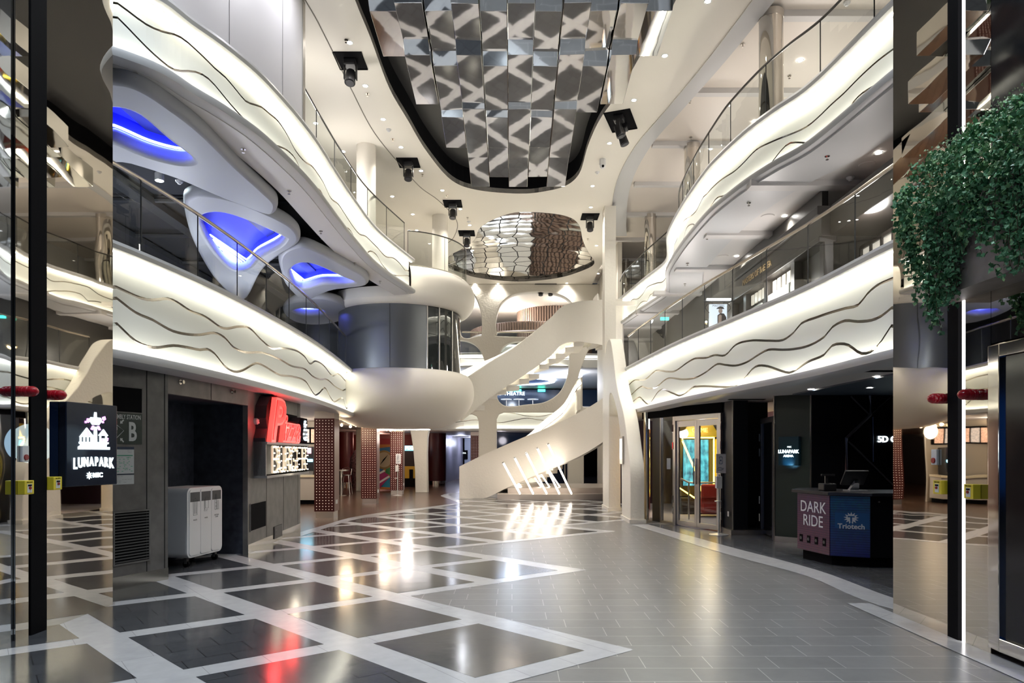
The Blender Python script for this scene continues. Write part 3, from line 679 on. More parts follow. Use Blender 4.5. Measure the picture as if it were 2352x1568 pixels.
b = MB(); b.box(0, .87, 0, Ln, .9, .17); o = b.build('baseboard_left_3', navyw, kind='structure'); o.matrix_world = Wn
seam = mat('black_seam', (.004, .004, .004), .7); sm = MB()
for MM, xs, z0, z1 in ((W1, (337, 378), 0.15, 2.68), (Wn, (485,), 2.37, 2.68), (W2, (612, 651, 684), .15, 2.68)):
    for x in xs:
        u, _ = uz(MM, x, 1000); sm.box(u-.006, -.003, z0, u+.006, .0, z1, MM)
sm.build('trim_panel_seams', seam, kind='structure')
# louvre
u0, zt_ = uz(W1, 262, 1180); u1, zb_ = uz(W1, 341, 1292)
t = fthing('louvre_vent', 'large dark louvred vent low on the grey wall beside the mirror', 'vent', W1, u0, .30)
w_, h_ = u1-u0, .60
m = MB(); m.box(-.02, -.015, -.02, w_+.02, 0, 0); m.box(-.02, -.015, h_, w_+.02, 0, h_+.02); m.box(-.02, -.015, 0, 0, 0, h_); m.box(w_, -.015, 0, w_+.02, 0, h_); m.build('frame', concrete, t)
MB().box(0, -.002, 0, w_, 0, h_).build('dark_back', black, t)
m = MB()
for k in range(17): m.box(0, -.012, .01+k*.035, w_, -.003, .024+k*.035)
m.build('slats', mat('dark_slat', (.07, .068, .065), .5), t)
def wallscreen(MM, x0, y0, x1, y1, name, label, cat, m=black, d=.012, fr=True):
    u0, za = uz(MM, x0, y0); u1, zb_ = uz(MM, x1, y1); za2 = uz(MM, x1, y0)[1]
    t = fthing(name, label, cat, MM, u0, zb_); h = za-zb_ if x0 == x1 else uz(MM, x1, y0)[1]-zb_
    MB().box(0, -d, 0, u1-u0, 0, h).build('panel', m, t)
    if fr:
        w2 = u1-u0; f = MB(); e = .012
        f.box(-e, -d-.003, -e, w2+e, 0, 0); f.box(-e, -d-.003, h, w2+e, 0, h+e); f.box(-e, -d-.003, 0, 0, 0, h); f.box(w2, -d-.003, 0, w2+e, 0, h); f.build('rim', concrete, t)
    return t, u1-u0, h
wallscreen(W1, 255, 893, 324, 948, 'wall_screen', 'black wall screen above the assembly station sign', 'screen', black)
wallscreen(W2, 655, 955, 681, 988, 'wall_screen', 'small black square screen above the BURGER sign', 'screen')
wallscreen(W2, 574, 1150, 609, 1207, 'wall_screen', 'black square panel low on the grey wall under the neon sign', 'screen')
t, w_, h_ = wallscreen(W2, 628, 1203, 646, 1230, 'outlet_box', 'small dark outlet box near the floor on the grey wall', 'outlet box', MATS['dark_slat'], .02, False)
m = MB()
for k in range(6): m.box(.03+.04*(k % 3), -.024, h_*.3+.07*(k//3), .05+.04*(k % 3), -.019, h_*.3+.03+.07*(k//3))
m.build('sockets', mat('grey_socket', (.2, .2, .2), .4), t)
# assembly station sign
u1, zb_ = uz(W1, 325, 1020); zt_ = uz(W1, 325, 950)[1]; h_ = zt_-zb_; w_ = .62
t = fthing('assembly_sign', 'dark green ASSEMBLY STATION B sign on the grey wall', 'sign', W1, u1-w_, zb_)
MB().box(0, -.01, 0, w_, 0, h_).build('board', mat('deep_green', (.022, .035, .028), .35), t)
wl = mat('pale_print', (.55, .57, .56), .5)
text('lettering', 'ASSEMBLY STATION', h_*.20, wl, t, (w_-.02, -.012, h_*.86), ext=.001, bold=.001, sx=.62, align='RIGHT')
text('lettering', 'B', h_*.84, wl, t, (w_-.135, -.012, h_*.37), ext=.001, bold=.008, sx=.66)
for (cx, cz, s) in ((.20, .22, 1), (.27, .17, 1.05), (.20, .10, .8), (.135, .2, .8)):
    m = MB(); m.cyl((cx, -.011, cz+.045*s), (cx, -.013, cz+.045*s), .011*s, 12); m.box(cx-.012*s, -.013, cz-.005, cx+.012*s, -.011, cz+.032*s); m.box(cx-.008*s, -.013, cz-.045*s, cx+.008*s, -.011, cz); m.build('figure_symbol', wl, t)
for (cx, cz, a) in ((.345, .265, 225), (.345, .045, 135), (.1, .265, 315)):
    q = Matrix.Translation((cx, -.012, cz)) @ Matrix.Rotation(-R(a), 4, 'Y'); m = MB(); m.box(-.03, -.001, -.008, .01, .001, .008, q); m.add([q @ Vector(p) for p in ((.005,0,-.024),(.035,0,0),(.005,0,.024))], [(0, 1, 2)]); m.build('arrow_symbol', wl, t)
m = MB(); m.tube([(.20,-.012,.0),(.37,-.012,.16),(.28,-.012,.22)], .004, 4); m.build('outline_symbol', wl, t)
# deck plan poster
zt_ = uz(W1, 307, 1026)[1]; u1, zb_ = uz(W1, 307, 1111); w_ = .36; h_ = zt_-zb_
t = fthing('deck_plan_poster', 'white and green deck plan poster under the assembly station sign', 'poster', W1, u1-w_, zb_)
MB().box(0, -.006, 0, w_, 0, h_).build('sheet', mat('white_print', (.52, .54, .54), .35), t)
for (a, b_, c, d, col) in ((0, .93, 1, 1, (.02, .035, .07)), (.05, .755, .95, .78, (.03, .25, .14)), (0, .25, 1, .285, (.02, .03, .05))):
    MB().box(w_*a, -.008, h_*b_, w_*c, -.006, h_*d).build('printed_band', mat('print_%d' % int(col[1]*1000), col, .4), t)
m = MB(); rr = random.Random(5)
for k in range(60): a, b_ = rr.uniform(.06, .9), rr.choice((.34, .38, .42, .47, .51, .56, .60, .66, .70)); m.box(w_*a, -.0085, h_*b_, w_*(a+rr.uniform(.02, .07)), -.006, h_*(b_+.016))
m.build('green_plan_print', mat('green_print', (.12, .42, .27), .4), t)
m = MB()
for k in range(40): a, b_ = rr.uniform(.04, .88), rr.choice((.05, .09, .13, .17, .21, .72, .85, .89)); m.box(w_*a, -.0085, h_*b_, w_*(a+rr.uniform(.03, .09)), -.006, h_*(b_+.007))
m.build('grey_plan_print', mat('grey_print', (.22, .25, .26), .4), t)
# door-knob like sprinklers on the wall
def sidewall_sprinkler(MM, x, y, label):
    u, z = uz(MM, x, y); t = fthing('sprinkler', label, 'sprinkler', MM, u, z)
    MB().cyl((0, 0, 0), (0, -.012, 0), .035, 20).build('rosette', chrome, t, smooth=True)
    m = MB(); m.cyl((0, -.01, 0), (0, -.05, 0), .014, 12); m.cyl((0, -.05, 0), (0, -.056, 0), .026, 12); m.build('head', chrome, t, smooth=True)
sidewall_sprinkler(Wn, 413, 877, 'chrome sprinkler above the left of the niche')
sidewall_sprinkler(Wn, 532, 899, 'chrome sprinkler above the right of the niche')
sidewall_sprinkler(W2, 626, 920, 'chrome sprinkler above the red neon lettering')
u, z = uz(W2, 585, 967); t = fthing('wall_sounder', 'small round white sounder left of the red neon lettering', 'sounder', W2, u, z)
MB().cyl((0, 0, 0), (0, -.05, 0), .055, 24).build('base', MATS['white_plastic'], t, smooth=True); MB().cyl((0, -.05, 0), (0, -.075, 0), .048, 24, r1=.035).build('cap', MATS['white_plastic'], t, smooth=True); MB().cyl((0,-.074,0),(0,-.078,0),.014,12).build('lens', black, t)
# ---- Pizza & BURGER sign, projecting from the wall
u0, zb_ = uz(W2, 584, 1096); u0 = .08
t = fthing('neon_sign', 'red Pizza and bulb lit BURGER sign on the far grey wall', 'sign', W2, .28, 1.24)
redn = mat('red_neon_acrylic', (1, .1, .08), .3, emit=(1, .06, .05), estr=.9); redd = mat('red_neon_deep', (.9, .02, .02), .3, emit=(1, .02, .02), estr=.45)
L = 2.95; D = -.22
frm = MB(); frm.box(0, D, -.04, L, 0, 0); frm.box(0, D, .52, L, 0, .56); frm.box(0, D+.02, 0, .03, 0, .52)
frm.build('shelf_frame', mat('grey_painted_metal', (.25, .24, .23), .4), t)
back = [(0, .0), (0, .62), (.12, .78), (.04, .95), (.10, 1.16), (.30, 1.32), (.62, 1.38), (.92, 1.30), (1.02, 1.12), (1.22, 1.10), (1.25, .96), (2.2, .97), (2.35, 1.08), (2.9, 1.08), (2.9, .56), (2.9, 0)]
back = [(a, b_+0) for a, b_ in back]
n = len(back); m = MB(); m.add([(p[0], D+.03, p[1]) for p in back]+[(p[0], -.005, p[1]) for p in back], [(i, (i+1) % n, n+(i+1) % n, n+i) for i in range(n)]+[tuple(range(n, 2*n))])
m.build('dark_casing', mat('dark_casing', (.035, .03, .035), .5), t)
text('pizza_lettering', 'P', 1.0, redn, t, (.50, D+.02, .90), ext=.04, bold=.045, sx=1.35, shear=.3)
text('pizza_lettering', 'izza', .68, redn, t, (1.48, D+.02, .80), ext=.04, bold=.028, sx=1.2, shear=.35)
text('pizza_lettering_inner', 'P', 1.0, redd, t, (.50, D-.025, .90), ext=.005, bold=.004, sx=1.35, shear=.3)
text('pizza_lettering_inner', 'izza', .68, redd, t, (1.48, D-.025, .80), ext=.005, bold=.0, sx=1.2, shear=.35)
bulb = mat('warm_bulb', (1, 1, 1), .3, emit=(1, .93, .74), estr=2.2); coolb = mat('cool_bulb', (1, 1, 1), .3, emit=(.7, .92, 1), estr=4)
text('ampersand_casing', '&', .52, mat('dark_blue_casing', (.02, .03, .05), .4), t, (2.58, D+.03, .82), ext=.03, bold=.035)
chl = mat('bright_channel_letter', (.8, .78, .7), .3, emit=(1, .80, .52), estr=.22)
strokes = {'B': [[(0,0),(0,1)],[(0,1),(.45,1),(.6,.85),(.6,.65),(.45,.52),(0,.52)],[(.45,.52),(.65,.38),(.65,.12),(.45,0),(0,0)]], 'U': [[(0,1),(0,.15),(.15,0),(.45,0),(.6,.15),(.6,1)]], 'R': [[(0,0),(0,1),(.45,1),(.6,.85),(.6,.65),(.45,.5),(0,.5)],[(.3,.5),(.62,0)]], 'G': [[(.62,.85),(.45,1),(.18,1),(0,.82),(0,.18),(.18,0),(.45,0),(.62,.15),(.62,.42),(.38,.42)]], 'E': [[(.55,1),(0,1),(0,0),(.55,0)],[(0,.5),(.48,.5)]]}
bl = MB()
for k, ch in enumerate('BURGER'):
    lt = MB()
    for stv in strokes[ch]: lt.tube([(.36+k*.415+x_*.48, D+.02, .05+z_*.43) for x_, z_ in stv], .022, 8)
    lt.build('burger_letter', chl, t, smooth=True)
    for stv in strokes[ch]:
        for a, c in zip(stv, stv[1:]):
            d = math.hypot(c[0]-a[0], c[1]-a[1]); q = max(1, int(d/.22))
            for j in range(q+1):
                x_ = a[0]+(c[0]-a[0])*j/q; z_ = a[1]+(c[1]-a[1])*j/q
                bl.sphere((.36+k*.415+x_*.48, D-.02, .05+z_*.43), .013, 4)
o = bl.build('burger_bulbs', bulb, t, fix=False); o['kind'] = 'stuff'
bl = MB()
for (x_, z_) in ((.3,.9),(.18,.78),(.3,.66),(.14,.5),(.05,.3),(.12,.1),(.32,.03),(.5,.15),(.6,.3),(.45,.5),(.42,.75),(.65,.02)): bl.sphere((2.42+x_*.5, D-.01, .63+z_*.42), .02, 4)
bl.build('ampersand_bulbs', coolb, t, fix=False)
for (u, z, p, c) in ((.1, 2.1, 5, (1, .05, .05)), (1.3, 2.05, 3.5, (1, .06, .05)), (1.5, 1.3, 1.2, (1, .9, .7))):
    point(W2 @ Vector((.28+u-.15 if u == .3 else .28+u, -.30, z)), p, c, .08)
# ---- recycling bin
MBn = frame((-4.54, 9.54), (-4.42, 10.42))
t = fthing('recycling_bin', 'white three door recycling bin on castors in the dark niche', 'recycling bin', MBn, 0, 0)
bw, z0, z1, dp = .88, .13, 1.12, .52
def rrect(x0, z0, x1, z1, r, n=6):
    out = []
    for (cx, cz, a0) in ((x1-r, z0+r, -90), (x1-r, z1-r, 0), (x0+r, z1-r, 90), (x0+r, z0+r, 180)):
        for k in range(n+1): a = R(a0+90*k/n); out.append((cx+r*math.cos(a), cz+r*math.sin(a)))
    return out
binm = mat('white_powder_coat', (.86, .87, .88), .35)
lp = rrect(0, z0, bw, z1, .09); n = len(lp)
m = MB(); m.add([(p[0], 0, p[1]) for p in lp]+[(p[0], dp, p[1]) for p in lp], [(i, (i+1) % n, n+(i+1) % n, n+i) for i in range(n)]+[tuple(range(n)), tuple(range(n, 2*n))[::-1]])
m.build('body', binm, t, smooth=True, bevel=.004)
dw = (bw-.07)/3
for k in range(3):
    x0 = .035+k*dw; lp = rrect(x0+.004, z0+.03, x0+dw-.004, z1-.03, .03 if k == 1 else .05); n = len(lp)
    d = MB(); d.add([(p[0], -.012, p[1]) for p in lp]+[(p[0], 0, p[1]) for p in lp], [(i, (i+1) % n, n+(i+1) % n, n+i) for i in range(n)]+[tuple(range(n))])
    dd = d.build('door', binm, t, bevel=.003)
    MB().box(x0+.02, -.0135, z1-.20, x0+dw-.02, -.011, z1-.065).build('slot', mat('slot_grey', (.09, .095, .10), .3), dd)
    text('lettering', ('WASTE', 'PAPER', 'BOTTLES\nCANS')[k], .028, mat('grey_ink', (.1, .1, .1), .6), dd, (x0+dw/2, -.0135, (.66, .67, .675)[k]), ext=.0004)
    ink = MATS['grey_ink']; cx = x0+dw/2; q = MB(); y_ = -.0135
    def ln(pts): q.tube([(cx+a, y_, .87+b_) for a, b_ in pts], .0022, 4)
    if k == 0:
        ln([(-.045,-.14),(-.05,.07),(.05,.07),(.045,-.14),(-.045,-.14)]); ln([(-.055,.085),(.055,.085)]); ln([(-.015,.09),(-.01,.105),(.01,.105),(.015,.09)])
        for a in (-.025, 0, .025): ln([(a, -.12), (a, .05)])
    elif k == 1:
        ln([(-.02,.10),(.035,.10),(.055,.075),(.055,-.06),(-.02,-.06),(-.02,.10)]); ln([(-.03,.08),(-.035,.08),(-.035,-.08),(.04,-.08)]); ln([(-.045,.06),(-.05,.06),(-.05,-.10),(.025,-.10)])
    else:
        ln([(-.045,-.10),(-.045,.03),(-.03,.08),(-.03,.13),(-.015,.13),(-.015,.08),(0,.03),(0,-.10),(-.045,-.10)]); ln([(.01,-.10),(.01,.03),(.05,.03),(.05,-.10),(.01,-.10)]); ln([(-.045,.0),(0,.0)]); ln([(-.045,-.05),(0,-.05)])
    q.build('pictogram', ink, dd)
for (x_, y_) in ((.09, .07), (bw-.09, .07), (.09, dp-.08), (bw-.09, dp-.08)):
    MB().cyl((x_-.02, y_, .045), (x_+.02, y_, .045), .045, 18).build('castor', black, t, smooth=True)
    MB().box(x_-.03, y_-.02, .05, x_+.03, y_+.02, .13).build('castor_fork', MATS['dark_slat'], t)

# ================================================================ POD
PC = (-3.3, 20.2)
t = thing('viewing_pod', 'round white balcony pod with grey drum wall and dark windows', 'balcony pod', (PC[0], PC[1], 0))
bowl = [(0, 2.36), (.9, 2.36), (1.35, 2.42), (1.75, 2.62), (2.02, 2.90), (2.16, 3.22), (2.16, 3.55), (2.08, 3.78), (1.95, 3.90), (1.80, 3.93), (1.7, 3.93)]
bs = [(q.x, q.y) for q in cr([(a, b_, 0) for a, b_ in bowl], 4)]
MB().lathe(bs, n=96).build('lower_bowl', cream, t, smooth=True)
def th(x, Rr=1.8):
    best = None
    for k in range(-900, 300):
        a = R(k/10); q = ((PC[0]+Rr*math.cos(a))/(PC[1]+Rr*math.sin(a)))*F_+1176
        if best is None or abs(q-x) < best[0]: best = (abs(q-x), a)
    return best[1]
ta, tb, tcc = th(982), th(1010), th(1040)
MB().lathe([(1.78, 3.9), (1.78, 5.7)], n=60, a0=R(-260), a1=ta).build('drum_wall', mat('brushed_grey_cladding', (.20, .21, .225), .38, .6), t, smooth=True)
MB().lathe([(1.0, 3.9), (1.0, 5.7)], n=40).build('inner_core', mat('grey_core', (.12, .12, .12), .6), t, smooth=True)
dg = mat('dark_window_glass', (.02, .025, .025), .03, spec=.9)
for (a, b_) in ((ta, tb), (tb, tcc), (tcc, R(30)), (R(30), R(100))):
    MB().lathe([(1.765, 3.9), (1.765, 5.68)], n=12, a0=a+.006, a1=b_-.006).build('window_pane', dg, t, smooth=True)
for a in (ta, tb, tcc, R(30)): c = (1.78*math.cos(a), 1.78*math.sin(a)); MB().cyl((c[0], c[1], 3.9), (c[0], c[1], 5.7), .022, 8).build('window_mullion', steel, t)
sA = (PC[0]+1.8*math.cos(th(880)), PC[1]+1.8*math.sin(th(880)))
m = MB(); m.cyl((1.79*math.cos(th(895)), 1.79*math.sin(th(895)), 3.93), (1.79*math.cos(th(895)), 1.79*math.sin(th(895)), 5.68), .004, 4); m.build('cladding_seam', gapm, t)
ring = [(1.7, 5.68), (1.84, 5.66), (1.98, 5.70), (2.12, 5.86), (2.19, 6.12), (2.16, 6.38), (2.02, 6.58), (1.86, 6.68), (1.7, 6.72), (0, 6.72)]
rs = [(q.x, q.y) for q in cr([(a, b_, 0) for a, b_ in ring], 4)]
MB().lathe(rs, n=96, a0=th(944, 2.15), a1=R(200)).build('upper_ring', cream, t, smooth=True)
ring2 = [(1.7, 5.68), (1.84, 5.66), (1.98, 5.69), (2.09, 5.78), (2.12, 5.92), (2.12, 6.05), (1.7, 6.05)]
MB().lathe(ring2, n=60, a0=R(200), a1=R(360)+th(944, 2.15)).build('upper_ring_lower_part', cream, t, smooth=True)
# pod railing
rp = [Vector((PC[0]+1.95*math.cos(a), PC[1]+1.95*math.sin(a), 0)) for a in [R(k) for k in range(-75, 60, 5)]]
class PB: pass
pb = PB(); pb.p = rp; pb.n = [Vector((0, 0, 0))]*len(rp); pb.s = [0]
for a, c in zip(rp, rp[1:]): pb.s.append(pb.s[-1]+(c-a).length)
railing(pb, 6.68, .9, 0, 'glass_railing', 'curved glass balustrade on top of the round pod', hr=.018, rm=MATS['dark_handrail'])

# ================================================================ COLUMNS
def col(name, label, x, y, ztop, r, m, z0=0.0, cap=None):
    q = pz(x, y, ztop); o = thing(name, label, 'column', (q.x, q.y, z0)); MB().cyl((0, 0, 0), (0, 0, ztop-z0), r, 40).build('shaft', m, o, smooth=True)
    if cap: MB().cyl((0, 0, ztop-z0-.12), (0, 0, ztop-z0), r*1.03, 40).build('collar', cap, o, smooth=True)
    return o
col('round_column', 'smooth cream round column behind the upper left railing, nearer one', 841, 336, ZC, .225, cream, 6.2)
col('round_column', 'smooth cream round column behind the upper left railing, farther one above the pod', 1011, 497, ZC, .245, cream, 6.72)
for (x, y, lb, r) in ((1771, 31, 'nearest and largest', .20), (1590, 333, 'second', .19), (1494, 494, 'third', .18), (1436, 598, 'farthest', .18)):
    col('steel_column', 'polished steel column on the upper right deck, the %s one' % lb, x, y, ZC+.2, r, chrome, zs2+.4, steel)
# upper left white wall by the camera end
iw = [i for i in range(len(bL2.p)) if bL2.p[i].y < 11.0]
wf = [Vector((-4.9, 5.0, 0))]+[bL2.p[i]+bL2.n[i]*-.10 for i in iw[::2]]; wbk = [v+Vector((-.35, 0, 0)) for v in wf]
MB().prism([xy(v) for v in wf+wbk[::-1]], zt2+.10, ZC).build('wall_left_upper', mat('white_wall_panel', (.80, .79, .81), .45), kind='structure', smooth=True)
m = MB()
for i in iw[6::14]: p = bL2.p[i]+bL2.n[i]*-.097; m.box(p.x-.002, p.y, zt2+.1, p.x+.003, p.y+.008, ZC)
m.build('trim_wall_joints', mat('pale_joint', (.35, .34, .34), .5), kind='structure')
e_ = wf[-1]
MB().box(e_.x-.36, e_.y, zt2+.1, e_.x+.01, e_.y+.12, ZC).build('trim_wall_end_jamb', steel, kind='structure')

# ================================================================ ARCH, TALL COLUMN
arch_out = [(15.7,0),(15.72,.7),(15.78,1.27),(16.2,1.97),(16.67,2.56),(17.45,3.1),(17.95,3.55),(18.3,4.05),(18.6,4.45),(18.85,4.70),(19.15,4.82),(19.6,4.77),(20.1,4.4),(20.5,3.9),(20.5,0)]
arch_in = [(16.95,.0),(16.98,1.2),(17.1,1.9),(17.5,2.5),(18.0,2.9),(18.5,3.18),(18.95,3.28),(19.15,3.1),(19.2,2.5),(19.2,0)]
cu = [(p.x, p.y) for p in cr([(a, b_, 0) for a, b_ in arch_out[1:-2]], 5)]; ci = [(p.x, p.y) for p in cr([(a, b_, 0) for a, b_ in arch_in[1:-1]], 5)]
outer = [(15.7, 0)]+cu+[(20.5, 3.9), (20.5, 0), (19.2, 0)]+ci[::-1]+[(16.95, 0)]
t = plate('arch_pillar', outer, [], .33, cream2, bevel=.02, Mx=YZ(2.89)); tag(t, 'cream double legged arch pillar standing at the right of the spiral stair', 'pillar')
b = MB(); b.box(2.70, 15.67, 0, 3.08, 16.98, .09); b.box(2.70, 19.17, 0, 3.08, 20.53, .09); b.build('baseboard_arch', cream2, kind='structure')
t = MB().box(2.73, 20.1, 3.8, 3.06, 20.6, ZC).build('tall_pillar', cream2); tag(t, 'tall square cream pillar rising above the arch to the ceiling', 'pillar')
t = MB().box(3.06, 20.2, 6.02, 3.7, 20.4, 6.12).build('short_beam', cream); tag(t, 'short cream beam tying the tall pillar to the upper right balcony', 'beam')
t = thing('small_screen', 'small lit display in a steel frame on the arch leg', 'screen', (2.72, 16.6, 1.35)); 
MB().box(-.04, 0, 0, 0, .42, .68).build('frame', steel, t, bevel=.005); MB().box(-.043, .04, .12, -.04, .38, .62).build('display', mat('pale_display', (.1, .1, .1), .2, emit=(.75, .9, 1), estr=.9), t)
MB().box(-.046, .04, .12, -.043, .38, .28).build('display_foot', mat('peach_display', (.1, .1, .1), .2, emit=(1, .7, .5), estr=.7), t)

# ================================================================ BACK SHELL WITH ORGANIC OPENINGS
YS = 29.6
def sh(pts, step=6, smooth=True):
    q = [(v.x, v.z, 0) for v in (px(x, y, YS) for x, y in pts)]
    return [(a.x, a.y) for a in cr(q, step, True)] if smooth else [(a[0], a[1]) for a in q]
holes = [sh([(1060,772),(1058,690),(1070,668),(1090,680),(1103,712),(1107,740),(1107,768),(1100,773)]),
         sh([(1150,774),(1142,765),(1140,735),(1150,702),(1175,681),(1215,673),(1260,674),(1295,684),(1316,705),(1330,740),(1328,768),(1310,775)]),
         sh([(1362,760),(1358,705),(1368,678),(1395,660),(1430,670),(1440,700),(1440,755)]),
         sh([(1030,905),(1030,800),(1050,783),(1078,786),(1099,800),(1112,826),(1116,850),(1105,890)]),
         sh([(1142,905),(1152,860),(1147,825),(1155,800),(1180,787),(1230,784),(1285,784),(1305,795),(1307,835),(1301,870),(1283,903),(1250,924),(1205,930),(1170,934),(1150,926)]),
         sh([(1346,815),(1360,800),(1400,800),(1410,840),(1408,905),(1380,925),(1340,935),(1326,900),(1328,865)])]
r = lambda x, y: (px(x, y, YS).x, px(x, y, YS).z)
def openb(x0, x1, yt, rr=16):
    q = [r(x0, 1134), r(x0, yt+rr), r(x0+rr*.3, yt+rr*.3), r(x0+rr, yt), r(x1-rr, yt), r(x1-rr*.3, yt+rr*.3), r(x1, yt+rr), r(x1, 1134)]
    return q
zt = ZC
base = [(r(820, 1134)[0], .0), (r(820, 1134)[0], zt), (r(1560, 1134)[0], zt), (r(1560, 1134)[0], 0)]
legs = []
for (x0, x1, yt) in ((1340, 1460, 952), (1141, 1304, 947), (840, 1100, 951)):
    q = openb(x0, x1, yt); q[0] = (q[0][0], 0); q[-1] = (q[-1][0], 0)
    legs += q[::-1] if True else q
outer = base+legs
sh_o = plate('wall_back_shell', outer, holes, .45, cream2, kind='structure', bevel=.03, Mx=XZ(YS))
# glass and rail behind the upper openings
t = thing('glass_railing', 'glass panel with rail across the wide opening of the back wall', 'railing', (0, 30.0, 5.9)); 
MB().box(-2.2, 0, 0, 3.2, .02, 1.05).build('glass_pane', glass, t, fix=False); m = MB(); m.tube([(-2.2, 0, 1.05), (3.2, 0, 1.05)], .03, 8); m.build('handrail', railm, t, smooth=True)
# decks behind, with lit fascia seen through the lower openings
slab('ceiling_deck_back', [(-4.6, 30.6), (6, 30.6), (6, 48), (-4.6, 48)], 2.66, 3.0, soffm)
slab('ceiling_deck_back_upper', [(-4.6, 31.2), (6, 31.2), (6, 48), (-4.6, 48)], 5.55, 5.9, white)
def zpts(cols, zs): return [(x, HZ-(z-EYE)*F_/30.4) for x, z in zip(cols, zs)]
pB = [Vector((-4.6, 31.4, 0)), Vector((-2.5, 30.6, 0)), Vector((0, 30.4, 0)), Vector((2.5, 30.6, 0)), Vector((6.0, 31.2, 0))][::-1]
cols = [1000, 1030, 1060, 1090, 1120, 1150, 1180, 1210, 1240, 1270, 1300, 1340, 1380]
fascia(pB, 1, 2.73, 3.62, [[(zpts(cols, [3.25,3.2,3.3,3.4,3.3,3.45,3.42,3.3,3.28,3.4,3.5,3.4,3.3]),)], [(zpts(cols, [3.0,2.98,3.06,3.12,3.05,3.0,3.1,3.2,3.12,3.08,3.15,3.1,3.0]),)]], 'balcony_fascia', 'far balcony front with wavy grooves seen through the lowest openings of the back wall')
fascia([v+Vector((0, .6, 0)) for v in pB], 1, 5.62, 6.1, [[(zpts(cols, [5.85]*13),)]], 'balcony_fascia', 'far upper balcony front seen through the openings of the back wall')
# upper lounge with ribbed drum
rib = mat('brown_ribbed_timber', (.26, .18, .14), .5)
t = thing('ribbed_drum', 'brown vertically ribbed drum wall seen through the wide upper opening', 'drum wall', (2.2, 35.5, 5.9))
m = MB(); N = 90
for k in range(N):
    a0, a1 = 2*math.pi*k/N, 2*math.pi*(k+.62)/N
    vs = [(rr*math.cos(a), rr*math.sin(a), z) for z in (0, 3.0) for (rr, a) in ((1.95, a0), (1.95, a1), (1.85, a1), (1.85, a0))]
    m.add(vs, [(0,1,5,4),(1,2,6,5),(3,0,4,7)])
m.build('ribs', rib, t); MB().cyl((0, 0, 0), (0, 0, 3.0), 1.86, 60, caps=False).build('core', mat('dark_timber', (.10, .07, .06), .6), t, smooth=True)
t = thing('ribbed_canopy', 'curved ribbed canopy ring over the lounge behind the wide upper opening', 'canopy', (1.0, 36.0, 7.55))
m = MB(); N = 150
for k in range(N):
    a0, a1 = 2*math.pi*k/N, 2*math.pi*(k+.6)/N
    m.add([(rr*math.cos(a), rr*math.sin(a), z) for z in (0, .42) for (rr, a) in ((3.2, a0), (3.2, a1), (3.12, a1), (3.12, a0))], [(0,1,5,4),(1,2,6,5),(3,0,4,7)])
m.build('ribs', rib, t); MB().lathe([(3.0, -.02), (3.3, -.02), (3.3, .0), (3.12, .0), (3.12, .45), (0, .45)], n=80).build('ceiling_disc', mat('pinkish_white', (.66, .58, .55), .5), t, smooth=True)
slab('wall_back_lounge', [(-4.5, 41), (6, 41), (6, 41.2), (-4.5, 41.2)], 5.9, ZC, mat('lilac_grey_wall', (.42, .42, .50), .5))
t = thing('bar_counter', 'pale bar counter glowing behind the wide upper opening', 'bar', (-.6, 33.5, 5.9)); MB().box(-.9, 0, 0, 1.4, .6, 1.0).build('front', white, t); MB().box(-.95, -.04, 1.0, 1.45, .64, 1.05).build('top', mat('lit_bar_top', (1, 1, 1), .4, emit=(.9, .95, 1), estr=3), t)
point((0, 34, 8.2), 60, (1, .93, .85), .2); point((-2.5, 33, 8.2), 50, (.9, .93, 1), .2); point((2.5, 32, 8.3), 40, (1, .93, .85), .2)
# theatre front on the middle deck
tq = px(1190, 904, 41)
slab('wall_back_theatre', [(-4.5, 41), (6, 41), (6, 41.2), (-4.5, 41.2)], 3.0, 5.45, mat('dark_blue_glass', (.01, .03, .07), .12))
t = thing('theatre_sign', 'glowing white WORLD THEATRE lettering on the dark blue wall behind the stair', 'sign', (px(1145, 904, 41).x, 40.95, tq.z))
text('lettering', 'WORLD THEATRE', .30, led, t, (.35, 0, 0), ext=.02, bold=.006)
for k, x in enumerate((1153, 1169, 1189, 1244)):
    q = px(x, 896, 40.8); e = MB().box(q.x-.22, 40.9, q.z-.07, q.x+.22, 40.95, q.z+.07).build('exit_light', mat('green_exit', (0, .3, .2), .4, emit=(.05, .9, .6), estr=3)); tag(e, 'small glowing green exit light above the dark blue theatre wall', 'exit sign', 'exit lights over the theatre wall')
for k, x in enumerate((1163, 1192, 1224)):
    q = px(x, 918, 37); e = thing('high_table', 'white round high table in front of the blue theatre wall', 'table', (q.x, 37, 3.0), group='high tables by the theatre wall')
    MB().cyl((0, 0, q.z-3.0), (0, 0, q.z-2.96), .30, 24).build('table_top', white, e, smooth=True); MB().cyl((0, 0, 0), (0, 0, q.z-3.0), .03, 8).build('leg', steel, e); MB().cyl((0,0,0),(0,0,.02),.25,20).build('base', steel, e)
rg = px(1200, 885, 36); t = thing('ceiling_ring_light', 'glowing oval ring light on the ceiling beyond the stair', 'light', (rg.x, 36.5, 5.5)); m = MB(); m.lathe([(1.5, 0), (1.75, 0), (1.75, -.06), (1.5, -.06), (1.5, 0)], n=48); m.build('ring', mat('bluewhite_light', (1, 1, 1), .5, emit=(.55, .68, 1), estr=5), t, smooth=True)
MB().cyl((0, 0, -.02), (0, 0, 0), 1.45, 40).build('disc', mat('blue_disc', (.05, .10, .25), .3), t)
t = thing('ceiling_cove_light', 'pale blue glowing cove shape on the ceiling beyond the stair', 'light', (2.6, 33.6, 5.5)); lp = cr([(-1.2, .9, 0), (0, .2, 0), (.5, -1.0, 0), (.7, -1.3, 0), (.9, .9, 0), (.3, 1.4, 0)], 6, True)
